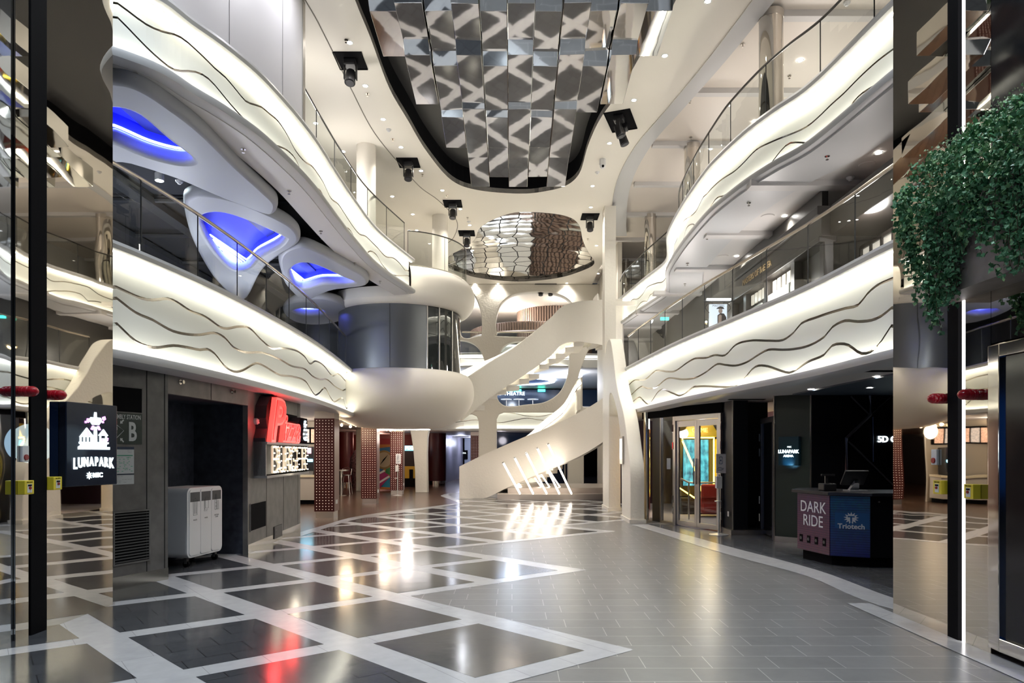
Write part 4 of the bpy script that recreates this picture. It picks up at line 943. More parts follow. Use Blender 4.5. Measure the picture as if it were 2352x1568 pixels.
MB().prism([xy(v) for v in lp], -.03, 0).build('lit_panel', mat('pale_blue_light', (1, 1, 1), .5, emit=(.6, .72, 1), estr=2.5), t)
point((0, 35, 4.9), 60, (.75, .85, 1), .2); point((3, 33, 4.9), 40, (.9, .9, 1), .2); point((-3, 33, 4.9), 30, (.8, .85, 1), .2)

# ================================================================ STAIR
t_st = thing('spiral_staircase', 'sweeping cream spiral staircase in the middle of the hall', 'staircase', (0, 24, 0)); sinv = Vector((0, -24, 0))
def ribbon(name, cols, ytop, ybot, Ys, m, th=.14, out=-1, fl0=False):
    T = cr([px(x, y, Y) for x, y, Y in zip(cols, ytop, Ys)], 6); B = cr([px(x, y, Y) for x, y, Y in zip(cols, ybot, Ys)], 6)
    if fl0: B = [Vector((p.x, p.y, max(0, p.z))) for p in B]
    rowsT, rowsB = [], []
    for i, p in enumerate(T):
        d = (T[min(i+1, len(T)-1)]-T[max(i-1, 0)]); d.z = 0; d.normalize(); n = Vector((-d.y, d.x, 0))*th
        rowsT.append(n); rowsB.append(n)
    mm = MB(); F0 = B; F1 = T; K1 = [a+n for a, n in zip(T, rowsT)]; K0 = [a+n for a, n in zip(B, rowsB)]
    mm.grid([F0, F1, K1, K0, F0]); k = len(T)-1
    for e in (0, k): mm.add([F0[e], F1[e], K1[e], K0[e]], [(0, 1, 2, 3)])
    o = mm.build(name, m, t_st, smooth=True); o.location = sinv; return T, B, K1, K0
fx = [1055,1108,1164.6,1203,1247,1302,1345,1384,1425]
fy = [1071,1045,1020,1003.7,986,961,939,914.6,886]; fb_ = [1146,1145.5,1120,1103,1083,1061,1040,1015,984]; fY = [24.6,24.6,24.5,24.35,24.0,23.3,22.6,21.9,21.2]
T1, B1, K1, K0 = ribbon('front_parapet', fx, fy, fb_, fY, cream2, fl0=True)
gx = [1150,1206,1247,1272,1296,1318,1325,1334]; gy = [1030,1003,966.7,947,925.5,887,874,866]; gb = [1120,1085,1050,1028,1003,965,945,940]; gY = [26.6,26.5,26.2,26.0,25.8,25.6,25.4,25.3]
T2, B2, _, _ = ribbon('rear_parapet', gx, gy, gb, gY, cream2)
m = MB(); m.tube([p+Vector((0, -.05, -.20)) for p in T2], .035, 6); o = m.build('handrail_light', cove, t_st); o.location = sinv
m = MB(); m.tube([p+Vector((0, -.06, -.30)) for p in T2], .02, 6); o = m.build('handrail', railm, t_st, smooth=True); o.location = sinv
hx = [1062,1129,1175.5,1219,1263,1291,1329,1385,1430]; hy = [876,829.5,802,769,731,704,692,688,686]; hb = [966,911,880,851.5,818.6,791,784,792,796]; hY = [21.6,22.2,22.6,22.9,23.1,23.1,22.9,22.5,22.2]
T3, B3, K3, K30 = ribbon('upper_front_parapet', hx, hy, hb, hY, cream2)
ix = [1040,1090,1151,1230,1290,1348,1400]; iy = [862,838,812,765,730,712,700]; ib = [948,920,890,852,825,794,786]; iY = [23.2,23.5,23.8,24.3,24.6,24.6,24.2]
T4, B4, _, _ = ribbon('upper_rear_parapet', ix, iy, ib, iY, cream2)
m = MB(); m.tube([p+Vector((0, -.05, -.16)) for p in T4], .03, 6); o = m.build('handrail_light', cove, t_st); o.location = sinv
def treads(Fa, Fb, n, dz, name, i0=0.0, i1=1.0):
    for k in range(n):
        s0 = i0+(i1-i0)*k/n; s1 = i0+(i1-i0)*(k+1)/n
        a0 = Fa[int(s0*(len(Fa)-1))]; a1 = Fa[int(s1*(len(Fa)-1))]; b0 = Fb[int(s0*(len(Fb)-1))]; b1 = Fb[int(s1*(len(Fb)-1))]
        z = max(.02, min(a0.z, b0.z)+dz); mm = MB(); mm.prism([xy(a0), xy(a1), xy(b1), xy(b0)], z, z+.16); o = mm.build('step', cream, t_st); o.location = sinv
treads(K0, B2, 12, .16, 'step', .12, .98)
treads(K30, B4, 14, .14, 'step', .05, .98)
lm = mat('warm_step_light', (1, 1, 1), .5, emit=(1, .93, .8), estr=12)
for (x, y) in ((1214,855.6),(1233,844.6),(1249.6,833.6),(1264.7,824),(1279.8,816),(1296,806),(1310,796.6)):
    q = px(x, y, 23.7); mm = MB(); mm.cyl((q.x-.17, q.y, q.z+.0), (q.x+.17, q.y, q.z), .035, 8); o = mm.build('step_light', lm, t_st); o.location = sinv
# round plinth steps at the foot
def arcstep(name, x0, x1, yf, z, back, lab):
    p0, p1 = px(x0, yf, 1), None
    pts = []
    for k in range(13):
        f_ = k/12; x = x0+(x1-x0)*f_; Y = 23.75+(.9*(f_-.35)**2)+(0 if z < .3 else .55); pts.append(((x-1176)/F_*Y, Y))
    pts += [(pts[-1][0], back), (pts[0][0], back)]
    o = MB().prism(pts, 0 if z < .3 else .19, z).build('plinth_step', mat('plinth_stone', (.56, .50, .45), .35)); return tag(o, lab, 'step')
arcstep('a', 1142, 1412, 1147, .19, 28.3, 'low curved stone step at the foot of the stair')
arcstep('b', 1166, 1410, 1134, .38, 28.2, 'upper curved stone step under the glowing rods')
rodm = mat('glowing_rod', (1, 1, 1), .4, emit=(1, .88, .76), estr=4)
for k, ((x0, y0), (x1, y1)) in enumerate((((1156,1062.7),(1194.7,1134)),((1182.4,1051.7),(1225,1134)),((1209,1040.7),(1256,1134)),((1234.5,1029.7),(1285,1134)),((1259,1020),(1313,1132.6)))):
    a, b_ = px(x0, y0, 23.35+.0*k), px(x1, y1, 23.85); b_.z = .2
    if k >= 4: a = px(x0, y0, 23.1)
    t = thing('light_rod', 'slanted glowing rod in front of the stair, %s from the left' % ('first', 'second', 'third', 'fourth', 'fifth')[k], 'light rod', b_, group='glowing rods in front of the stair')
    d = a-b_; MB().cyl((0, 0, 0), d, .032, 10).build('tube', rodm, t, smooth=True); MB().cyl(d, d*1.02, .042, 10).build('end_cap', steel, t, smooth=True); MB().cyl((0,0,0), d*-.004+Vector((0,0,.03)), .045, 10).build('foot', steel, t)
for k, ((x0, y0), (x1, y1)) in enumerate((((1190,1108),(1198,1119)),((1226,1094),(1244,1119)),((1241,1086),(1263,1119)),((1260,1078),(1286.6,1119)))):
    a, b_ = px(x0, y0, 25.0), px(x1, y1, 25.2)
    t = MB().cyl(b_, a, .025, 8).build('light_rod', rodm); tag(t, 'slanted glowing rod behind the stair flank', 'light rod', 'glowing rods behind the stair')
# leaning column at the left of the shell
t = thing('leaning_column', 'pale leaning column with a waisted foot left of the stair', 'column', (px(972, 1130, 28.6).x, 28.6, 0))
oL = px(972, 1130, 28.6).x
lp = [(px(x, y, 28.6).x-oL, px(x, y, 28.6).z) for x, y in ((956,1131),(955,1080),(951,1030),(944,985),(986,985),(983,1005),(982,1040),(983,1131))]; lp = [(a, max(0, b_)) for a, b_ in lp]
plate('shaft', lp, [], .5, cream2, parent=t, Mx=XZ(0), bevel=.015)
# ================================================================ RIGHT STOREFRONT
def wallbox(name, p0, p1, z0, z1, m, th=.08, kind='structure'):
    M = frame(p0, p1); L = (Vector(p1)-Vector(p0)).length
    o = MB().box(0, 0, z0, L, th, z1).build(name, m, kind=kind); o.matrix_world = M; return M, L
fpt = lambda x, y: (fl(x, y).x, fl(x, y).y)
P_ = [(3.30, 16.55), (3.42, 16.2), (3.50, 15.95), (3.66, 15.4), (4.30, 14.0), (4.37, 13.5), (4.55, 14.1)]
wallbox('wall_right_black_post', (3.36, 16.35), (3.48, 16.0), 0, 2.62, MATS['dark_return'] if 'dark_return' in MATS else black)
t = MB().cyl((3.27, 16.55, 0), (3.27, 16.55, 2.62), .075, 20).build('steel_post', chrome, smooth=True); tag(t, 'polished steel post beside the arch pillar on the right', 'post')
M, L = wallbox('wall_right_gap_header', (3.2, 16.8), (3.66, 15.4), 2.45, 2.66, black)
M, L = wallbox('wall_right_door_header', (3.66, 15.4), (4.30, 14.0), 2.45, 2.66, black)
M, L = wallbox('wall_right_post', (4.32, 14.2), (4.37, 13.5), 0, 2.66, dkpanel, .3)
t = MB(); t.box(4.355, 13.48, 0, 4.375, 13.50, 2.66); t.build('trim_steel_edge_1', steel, kind='structure')
M, L = wallbox('wall_right_navy_panel', (4.42, 14.05), (5.28, 14.1), 0, 2.66, dkpanel)
M, L = wallbox('wall_right_green_panel', (4.80, 12.5), (5.27, 12.05), 0, 2.66, grnpanel, .06)
for k, q in enumerate(((4.80, 12.5), (5.27, 12.05))): MB().box(q[0]-.012, q[1]-.02, 0, q[0]+.008, q[1]-.005, 2.66).build('trim_steel_edge_%d' % (k+2), steel, kind='structure')
M, L = wallbox('wall_right_behind_counter', (5.27, 12.1), (9.5, 12.0), 0, 2.66, mat('black_star_panel', (.004, .004, .006), .25))
MB().box(4.3, 13.4, 0, 5.3, 14.2, .10).build('baseboard_right_1', steel, kind='structure')
M, L = wallbox('baseboard_right_2', (4.79, 12.49), (5.27, 12.03), 0, .1, steel, .07)
# double glass door
DM = frame((3.66, 15.4), (4.30, 14.0)); DL = math.hypot(.64, 1.4)
t = fthing('double_door', 'steel framed double glass door in front of the yellow arcade machine', 'door', DM, 0, 0)
m = MB(); m.box(0, -.03, 0, .07, .06, 2.44); m.box(DL-.07, -.03, 0, DL, .06, 2.44); m.box(.07, -.03, 2.34, DL-.07, .06, 2.44); m.build('door_frame', steel, t, bevel=.004)
for k in range(2):
    x0 = .075+k*(DL/2-.075); x1 = x0+DL/2-.08; d = MB(); e = .075
    d.box(x0, 0, .02, x0+e, .04, 2.33); d.box(x1-e, 0, .02, x1, .04, 2.33); d.box(x0+e, 0, .02, x1-e, .04, .12); d.box(x0+e, 0, 2.20, x1-e, .04, 2.33)
    dd = d.build('door_leaf', steel, t, bevel=.003); MB().box(x0+e, .015, .12, x1-e, .025, 2.2).build('glass', glass, dd, fix=False)
    hx_ = x1-.04 if k == 0 else x0+.04; MB().cyl((hx_, -.05, .95), (hx_, -.05, 1.5), .014, 10).build('handle', chrome, dd, smooth=True)
m = MB()
for z in (.25, .5, 1.7, 2.1): m.cyl((-.012, -.03, z), (-.012, -.03, z+.16), .016, 8); m.cyl((DL+.012, -.03, z), (DL+.012, -.03, z+.16), .016, 8)
m.build('hinge', chrome, t, smooth=True)
GM = frame((3.48, 15.98), (3.66, 15.4)); t = fthing('side_window', 'narrow dark side window left of the double glass door', 'window', GM, 0, 0)
MB().box(.02, 0, .05, .58, .02, 2.42).build('glass', glass, t, fix=False); m = MB(); m.box(0, -.02, 0, .03, .04, 2.44); m.box(.57, -.02, 0, .60, .04, 2.44); m.box(0, -.02, 0, .6, .04, .05); m.build('frame', steel, t)
MB().box(.30, -.012, 1.25, .46, -.004, 1.5).build('notice', mat('pale_notice', (.3, .32, .34), .5), t)
# arcade room behind the door
slab('wall_right_arcade_back', [(3.4, 22), (14, 22), (14, 22.1), (3.4, 22.1)], 0, 2.66, mat('aubergine_wall', (.06, .03, .05), .5))
slab('wall_right_arcade_side', [(6.5, 12.3), (6.6, 12.3), (6.6, 22), (6.5, 22)], 0, 2.66, MATS['aubergine_wall'])
MB().add([(3.9, 14.5, .006), (6.5, 14.5, .006), (6.5, 22, .006), (3.4, 22, .006), (3.5, 16.4, .006)], [(0, 1, 2, 3, 4)]).build('floor_arcade', mat('lilac_carpet', (.36, .34, .38), .9), kind='structure')
neon_y = mat('yellow_neon', (1, .7, .1), .4, emit=(1, .62, .06), estr=9)
goldm = mat('gold_body', (.55, .38, .03), .35, .2)
t = thing('arcade_machine', 'yellow neon framed arcade game machine behind the double glass door', 'arcade machine', (4.95, 18.0, 0))
MB().prism([(-.5, 0), (.5, 0), (.5, .9), (-.5, .9)], 0, .45).build('base', mat('black_plastic', (.015, .015, .017), .4), t, bevel=.02)
m = MB(); m.box(-.5, .3, .45, .5, .9, 2.05); m.build('cabinet', MATS['black_plastic'], t, bevel=.02)
m = MB(); m.add([(-.5, .0, 2.05), (.55, .0, 2.05), (.55, .9, 2.05), (-.5, .9, 2.05), (-.3, .05, 2.4), (.35, .05, 2.4), (.35, .8, 2.4), (-.3, .8, 2.4)], [(0,3,2,1),(4,5,6,7),(0,1,5,4),(1,2,6,5),(2,3,7,6),(3,0,4,7)]); hd = m.build('gold_header', goldm, t, bevel=.02)
text('lettering', 'GAME', .16, mat('orange_glow', (1, .4, .1), .4, emit=(1, .35, .08), estr=3), hd, (0, .0, 2.22), ext=.01)
scr = bpy.data.materials.new('fish_screen'); scr.use_nodes = True; nt = scr.node_tree; b = nt.nodes['Principled BSDF']
nz = nt.nodes.new('ShaderNodeTexNoise'); nz.inputs['Scale'].default_value = 6; nz.inputs['Detail'].default_value = 4; cr_ = nt.nodes.new('ShaderNodeValToRGB')
cr_.color_ramp.elements[0].color = (.01, .12, .2, 1); cr_.color_ramp.elements[0].position = .35; cr_.color_ramp.elements[1].color = (.15, .75, .85, 1); cr_.color_ramp.elements[1].position = .65
nt.links.new(nz.outputs['Fac'], cr_.inputs[0]); nt.links.new(cr_.outputs[0], b.inputs['Emission Color']); b.inputs['Emission Strength'].default_value = .7; b.inputs['Base Color'].default_value = (0, 0, 0, 1)
MB().box(-.36, .24, .75, .30, .30, 1.98).build('screen', scr, t)
m = MB(); m.tube([(-.42,.16,1.98),(-.42,.12,2.03),(.42,.12,2.03),(.42,.16,1.98),(.42,.16,.62)], .022, 6); m.tube([(-.42,.16,1.95),(-.12,-.1,1.1),(-.02,-.25,.62),(.45,-.25,.55)], .022, 6); m.tube([(-.60,.1,1.9),(-.60,.05,.75),(-.2,-.3,.45)], .018, 6); m.tube([(.55,.1,1.95),(.72,.1,1.4),(.74,.1,1.2)], .018, 6); m.build('neon_outline', neon_y, t, smooth=True)
m = MB(); m.cyl((.58, .3, 1.0), (.58, .3, 2.0), .09, 16); m.build('gold_column', goldm, t, smooth=True)
st_ = MB().box(-.25, -1.0, .1, .65, -.4, .55).build('seat', mat('red_plastic', (.55, .05, .03), .35), t, bevel=.08); MB().box(-.25, -1.08, .5, .65, -.96, .85).build('seat_backrest', MATS['red_plastic'], st_, bevel=.05)
rl = thing('guard_rail', 'steel guard rail behind the double glass door', 'rail', (4.3, 16.6, 0)); m = MB(); m.tube([(-.2, 0, 1.0), (0, 0, .9), (.8, .0, .9)], .02, 8); m.tube([(0, 0, 0), (0, 0, .9)], .02, 8); m.tube([(.8, 0, 0), (.8, 0, .9)], .02, 8); m.build('tubes', steel, rl, smooth=True)
point((5.0, 17.0, 2.4), 18, (1, .9, .8), .15); point((4.9, 17.2, 1.6), 6, (1, .65, .15), .1); point((4.4, 15.8, 2.4), 14, (.9, .88, 1), .15)
# service door beside the green panel
t = thing('service_door', 'narrow black door in a steel frame left of the green panel', 'door', (5.28, 14.05, 0)); SD = frame((5.02, 13.75), (4.86, 12.62)); t.matrix_world = SD
m = MB(); m.box(0, -.03, 0, .10, .05, 2.3); m.box(1.04, -.03, 0, 1.14, .05, 2.3); m.box(.10, -.03, 2.2, 1.04, .05, 2.3); m.build('door_frame', mat('dark_steel', (.18, .18, .19), .35, .8), t)
MB().box(.1, 0, .03, 1.04, .03, 2.2).build('door_leaf', blackg, t); m = MB()
for z in (.25, .6, 1.55, 1.85): m.cyl((.02, -.04, z), (.02, -.04, z+.15), .016, 8)
m.build('hinge', chrome, t, smooth=True)
# LUNAPARK arena small lightbox
GP = frame((4.80, 12.5), (5.27, 12.05)); u0, zt_ = uz(GP, 1794, 1003); u1, zb_ = uz(GP, 1848, 1069)
t = fthing('lightbox_sign', 'small blue glowing LUNAPARK ARENA lightbox on the dark green panel', 'sign', GP, u0, zb_); w_, h_ = (u1-u0)*.86, zt_-zb_
MB().box(0, -.12, 0, w_, 0, h_).build('box', mat('teal_box', (.004, .03, .045), .3), t, bevel=.004)
text('lettering', 'LUNAPARK', .085, led, t, (w_/2, -.122, h_*.48), ext=.003, bold=.003, sx=.85); text('lettering', 'ARENA', .055, led, t, (w_/2, -.122, h_*.33), ext=.003, bold=.002); text('lettering', 'MSC', .04, led, t, (w_*.55, -.122, h_*.64), ext=.003)
spot(GP @ Vector((u0+w_/2, -.3, zb_-.02)), 2.5, 70, (.2, .6, 1), .03, rot=(R(115), 0, math.atan2(GP[1][0], GP[0][0])))
# 5D CINEMA wall
q = px(2016, 1009, 12.05); t = thing('cinema_sign', 'glowing white 5D CINEMA lettering on the black wall behind the counter', 'sign', (q.x, 12.05, q.z)); text('lettering', '5D CINEMA', .15, led, t, (0, 0, 0), ext=.01, bold=.004, align='LEFT')
def wy(x, y, Y=12.03): v = px(x, y, Y); return (v.x, v.y, v.z)
t = thing('wall_trim_lines', 'slim dark metal strips zigzagging over the black wall behind the counter', 'wall decoration', (6.5, 12, 1.5)); 
for seg, rr in (([(1944,1085),(1944,1006),(2000,952),(1998,908)], .028), ([(1955,910),(1997,952)], .015), ([(1950,1014),(2053,1115),(2100,1160)], .015), ([(2005,957),(2006,1060)], .01), ([(2003,950),(2053,905)], .01)):
    m = MB(); m.tube([wy(*p) for p in seg], rr, 6); o = m.build('metal_strip', mat('gunmetal', (.09, .09, .10), .3, .7), t); o.location = (-6.5, -12, -1.5)
# navy ceiling over the counter
slab('ceiling_navy', [(4.95, 12.05), (4.95, 10.5), (5.05, 8.5), (5.3, 7), (14, 7), (14, 12.05)], 2.635, 2.66, navyc)
# ---- ticket counter
CA, CB, CC, CD = (4.40, 10.50), (4.545, 9.75), (5.0, 9.53), (6.6, 9.45)
t = thing('ticket_counter', 'black ticket counter with purple and blue printed front panels', 'counter', (5.2, 10, 0)); ci = Vector((-5.2, -10, 0))
def off(pts, d): return [(x+d*(1 if x < 4.8 else 0), y+d) for x, y in pts]
m = MB(); m.prism([(4.46, 10.46), (4.60, 9.82), (5.03, 9.61), (6.6, 9.55), (6.6, 10.3), (5.1, 10.35), (4.9, 10.9), (4.74, 10.9)], 0, .15); o = m.build('plinth', black, t); o.location = ci
m = MB(); m.prism([(4.41, 10.50), (4.555, 9.765), (5.01, 9.545), (6.6, 9.47), (6.6, 10.3), (5.1, 10.35), (4.9, 10.95), (4.72, 10.95)], .15, 1.01); o = m.build('body', mat('black_laminate', (.007, .007, .009), .3), t); o.location = ci
m = MB(); m.prism([(4.32, 10.55), (4.49, 9.70), (4.99, 9.46), (6.6, 9.40), (6.6, 10.4), (5.15, 10.45), (4.98, 11.0), (4.62, 11.0)], 1.01, 1.055); o = m.build('countertop', mat('dark_worktop', (.022, .022, .026), .3), t, bevel=.004); o.location = ci
def printmat(name, top, bot, axis_h, stripe):
    m = bpy.data.materials.new(name); m.use_nodes = True; nt = m.node_tree; b = nt.nodes['Principled BSDF']; b.inputs['Roughness'].default_value = .3
    tc = nt.nodes.new('ShaderNodeTexCoord'); sp = nt.nodes.new('ShaderNodeSeparateXYZ'); nt.links.new(tc.outputs['Object'], sp.inputs[0])
    mr = nt.nodes.new('ShaderNodeMapRange'); mr.inputs[1].default_value = 0; mr.inputs[2].default_value = axis_h; nt.links.new(sp.outputs['Z'], mr.inputs[0])
    rp = nt.nodes.new('ShaderNodeValToRGB'); rp.color_ramp.elements[0].color = (*bot, 1); rp.color_ramp.elements[1].color = (*top, 1); nt.links.new(mr.outputs[0], rp.inputs[0])
    mu = nt.nodes.new('ShaderNodeMath'); mu.operation = 'MULTIPLY'; mu.inputs[1].default_value = 2*math.pi/.034; nt.links.new(sp.outputs['Z'], mu.inputs[0])
    sn = nt.nodes.new('ShaderNodeMath'); sn.operation = 'SINE'; nt.links.new(mu.outputs[0], sn.inputs[0]); gt = nt.nodes.new('ShaderNodeMath'); gt.operation = 'GREATER_THAN'; gt.inputs[1].default_value = .25; nt.links.new(sn.outputs[0], gt.inputs[0])
    nz = nt.nodes.new('ShaderNodeTexVoronoi'); nz.inputs['Scale'].default_value = 22; nt.links.new(tc.outputs['Object'], nz.inputs['Vector'])
    mx = nt.nodes.new('ShaderNodeMixRGB'); mx.inputs[2].default_value = (*stripe, 1); nt.links.new(rp.outputs[0], mx.inputs[1])
    m2 = nt.nodes.new('ShaderNodeMath'); m2.operation = 'MULTIPLY'; m2.inputs[1].default_value = .55; nt.links.new(gt.outputs[0], m2.inputs[0]); nt.links.new(m2.outputs[0], mx.inputs[0])
    m3 = nt.nodes.new('ShaderNodeMixRGB'); m3.blend_type = 'MULTIPLY'; m3.inputs[0].default_value = .25; nt.links.new(mx.outputs[0], m3.inputs[1]); nt.links.new(nz.outputs['Color'], m3.inputs[2])
    nt.links.new(m3.outputs[0], b.inputs['Base Color']); return m
FA = frame(CA, CB, .15); LA = math.hypot(CB[0]-CA[0], CB[1]-CA[1]); FB = frame(CB, CC, .15); LB = math.hypot(CC[0]-CB[0], CC[1]-CB[1])
loc = Matrix.Translation((-5.2, -10, 0))
def onroot(o, M): o.matrix_local = loc @ M
pa = MB().box(0, -.012, 0, LA, .0, .85).build('printed_panel', printmat('purple_print', (.085, .025, .085), (.11, .010, .055), .85, (.02, .008, .035)), t); onroot(pa, FA); pa['label'] = 'purple DARK RIDE panel'
pb_ = MB().box(0, -.012, 0, LB, .0, .85).build('printed_panel', printmat('blue_print', (.02, .13, .26), (.03, .035, .22), .85, (.008, .02, .10)), t); onroot(pb_, FB); pb_['label'] = 'blue panel with white star logo'
wp = mat('white_vinyl', (.75, .77, .8), .4)
text('lettering', 'DARK', .235, wp, pa, (LA*.50, -.014, .655), ext=.001, bold=.001, sx=.98); text('lettering', 'RIDE', .235, wp, pa, (LA*.50, -.014, .45), ext=.001, bold=.001, sx=.98)
for k in range(4):
    x_ = LA*(.13+.24*k); m = MB(); m.box(x_-.035, -.018, .12, x_+.035, -.012, .23); o = m.build('speaker_vent', black, pa); MB().cyl((x_, -.022, .175), (x_, -.018, .175), .025, 12).build('vent_ring', MATS['dark_slat'], o)
MB().box(LB*.12, -.014, .40, LB*.98, -.012, .62).build('blue_field', mat('bright_blue_print', (.02, .10, .28), .3), pb_)
st = []
for k in range(26):
    a = math.pi*k/13+.1; rr_ = .085 if k % 2 == 0 else .05; st.append((LB*.53+rr_*1.15*math.cos(a), .545+rr_*math.sin(a)))
poly_on(pb_, st, wp, 'star_logo', d=.016); bT = MB(); cx = LB*.53; bT.box(cx-.045, -.0185, .555, cx+.045, -.0165, .575); bT.box(cx-.012, -.0185, .49, cx+.012, -.0165, .555); bT.build('logo_letter', MATS['bright_blue_print'], pb_)
text('lettering', 'Triotech', .098, wp, pb_, (LB*.53, -.016, .425), ext=.001, bold=.0025)
m = MB(); m.cyl((5.12, 9.53, .93), (5.12, 9.515, .93), .012, 12); o = m.build('lock', steel, t); o.location = ci
# till and card reader on the counter
t = thing('till_screen', 'black touchscreen till on a silver stand on the counter', 'till', (5.0, 9.95, 1.055))
m = MB(); Mt = Matrix.Translation((0, 0, .22)) @ Matrix.Rotation(R(-52), 4, 'X') @ Matrix.Rotation(R(0), 4, 'Z'); m.box(-.17, -.015, -.13, .17, .015, .13, Matrix.Translation((-.02, -.02, .20)) @ Matrix.Rotation(R(38), 4, 'X')); m.build('screen', MATS['black_plastic'], t, bevel=.006)
m = MB(); m.box(-.12, -.10, 0, .14, .12, .02); m.add([(-.06, .10, .02), (.08, .10, .02), (.04, -.02, .16), (-.02, -.02, .16), (-.06, .04, .02), (.08, .04, .02), (.04, -.04, .12), (-.02, -.04, .12)], [(0,1,2,3),(4,7,6,5),(0,3,7,4),(1,5,6,2)]); m.build('stand', mat('silver_plastic', (.45, .46, .48), .3, .4), t)
t = thing('receipt_printer', 'small black receipt printer left of the till on the counter', 'printer', (4.66, 10.1, 1.055)); MB().box(-.09, -.1, 0, .10, .1, .11).build('body', MATS['black_plastic'], t, bevel=.015); MB().box(-.03, -.02, .11, .01, .02, .24).build('pole', MATS['black_plastic'], t); MB().box(-.10, -.04, .22, .10, -.02, .25).build('head', MATS['black_plastic'], t)
# ---- sanitizer stands
def sanitizer(x, y, lab, yaw=0):
    q = fl(x, y); t = thing('sanitizer_stand', lab, 'sanitizer stand', (q.x, q.y, 0), yaw)
    wpl = MATS['white_plastic']
    MB().lathe([(0, 0), (.19, 0), (.19, .012), (.05, .035), (0, .035)], n=32).build('base', mat('pale_metal', (.6, .6, .58), .35, .4), t, smooth=True)
    MB().cyl((0, 0, .03), (0, 0, 1.2), .02, 12).build('pole', MATS['pale_metal'], t, smooth=True)
    d = MB().box(-.075, -.10, .92, .045, .0, 1.16).build('dispenser', wpl, t, bevel=.015)
    MB().lathe([(.0, .66), (.06, .66), (.065, .68), (.0, .685)], c=(-.04, -.08, 0), n=20).build('drip_tray', wpl, t, smooth=True)
    s = MB().box(-.06, -.03, 1.22, .13, -.02, 1.60).build('sign_board', mat('white_sign_board', (.70, .71, .73), .4), t); ik = mat('blue_ink', (.03, .07, .16), .5)
    lp = rrect(.00, 1.40, .06, 1.54, .012, 3); k = MB(); k.tube([(p[0], -.032, p[1]) for p in lp+[lp[0]]], .004, 4); k.box(.025, -.033, 1.455, .035, -.031, 1.485); k.box(.015, -.033, 1.465, .045, -.031, 1.475); k.build('bottle_symbol', ik, s)
    k = MB(); k.tube([(-.035, -.032, 1.30), (-.01, -.032, 1.33), (.03, -.032, 1.325), (.075, -.032, 1.31), (.09, -.032, 1.325)], .004, 4); k.tube([(-.03, -.032, 1.28), (.04, -.032, 1.28), (.08, -.032, 1.30)], .004, 4); k.build('hand_symbol', ik, s)
sanitizer(1651, 1228, 'white hand sanitizer stand in front of the double glass door')
sanitizer(913, 1138, 'white hand sanitizer stand in front of the red bulb column, far left')
q = frame((4.34, 13.9), (4.37, 13.5)); t = MB().box(4.343, 13.62, .35, 4.353, 13.70, .45).build('wall_socket', MATS['white_plastic']); t.location = (-.02, 0, 0); tag(t, 'white wall socket low on the black post by the door', 'socket')

# ================================================================ UPPER RIGHT SHOP
dk = mat('dark_pub_timber', (.022, .018, .016), .4)
slab('wall_right_pub_front', [(4.95, 10.9), (5.05, 10.9), (5.05, 24), (4.95, 24)], 3.0, zs2+.1, mat('smoky_wall', (.05, .047, .043), .4))
t = thing('pub_facade', 'dark timber pub front with gold MASTERS OF THE SEA lettering on the lower right deck', 'shop front', (4.9, 12.5, 3.0))
m = MB(); m.box(-.20, -2.0, 2.28, .1, 2.6, 2.42); m.box(-.14, -2.0, 1.95, .1, 2.5, 2.28); m.box(-.18, -2.0, 1.86, .1, 2.55, 1.95); m.box(.0, -5.5, 1.95, 2.0, -2.0, 2.42); m.build('cornice', dk, t, bevel=.01)
m = MB()
for y in (-2.0, -.9, .35, 1.5, 2.35): m.box(-.1, y, 0, .05, y+.16, 1.9)
m.box(-.08, -2, 0, .05, 2.5, .5); m.build('pilasters', dk, t, bevel=.01)
text('lettering', 'MASTERS OF THE SEA', .17, mat('dull_gold', (.45, .33, .18), .4, .4), t, (-.145, .8, 2.11), rot=(R(90), 0, R(-90)), ext=.006, sx=.95)
post = mat('lit_poster', (.3, .3, .28), .4, emit=(.75, .82, .72), estr=.12)
for (y0, y1, z0, z1, lb) in ((-.70, .25, .55, 1.55, 'nearer'), (.60, 1.4, .55, 1.5, 'farther')):
    p = thing('ocean_poster', 'pale glowing OCEAN poster in the pub window, %s of the two' % lb, 'poster', (4.78, 12.5+y0, 3.0+z0)); MB().box(0, 0, 0, .03, y1-y0, z1-z0).build('sheet', post, p)
    text('lettering', 'OCEAN', .24, mat('poster_ink', (.02, .03, .03), .5), p, (-.006, (y1-y0)*.5, (z1-z0)*.62), rot=(R(90), 0, R(-90)), ext=.002, bold=.004, sx=.85)
    m = MB(); m.tube([(-.005, (y1-y0)*.7, .42), (-.005, (y1-y0)*.5, .36), (-.005, (y1-y0)*.55, .28), (-.005, (y1-y0)*.4, .33)], .01, 4); m.build('flourish', MATS['poster_ink'], p)
m = MB()
for k in range(5): m.box(-.02, -.75+.22*k, 1.62, 0, -.60+.22*k, 1.82); m.box(-.02, .5+.2*k, 1.62, 0, .63+.2*k, 1.82)
m.build('transom_panes', mat('warm_pane', (.4, .38, .33), .3, emit=(1, .9, .75), estr=.25), t)
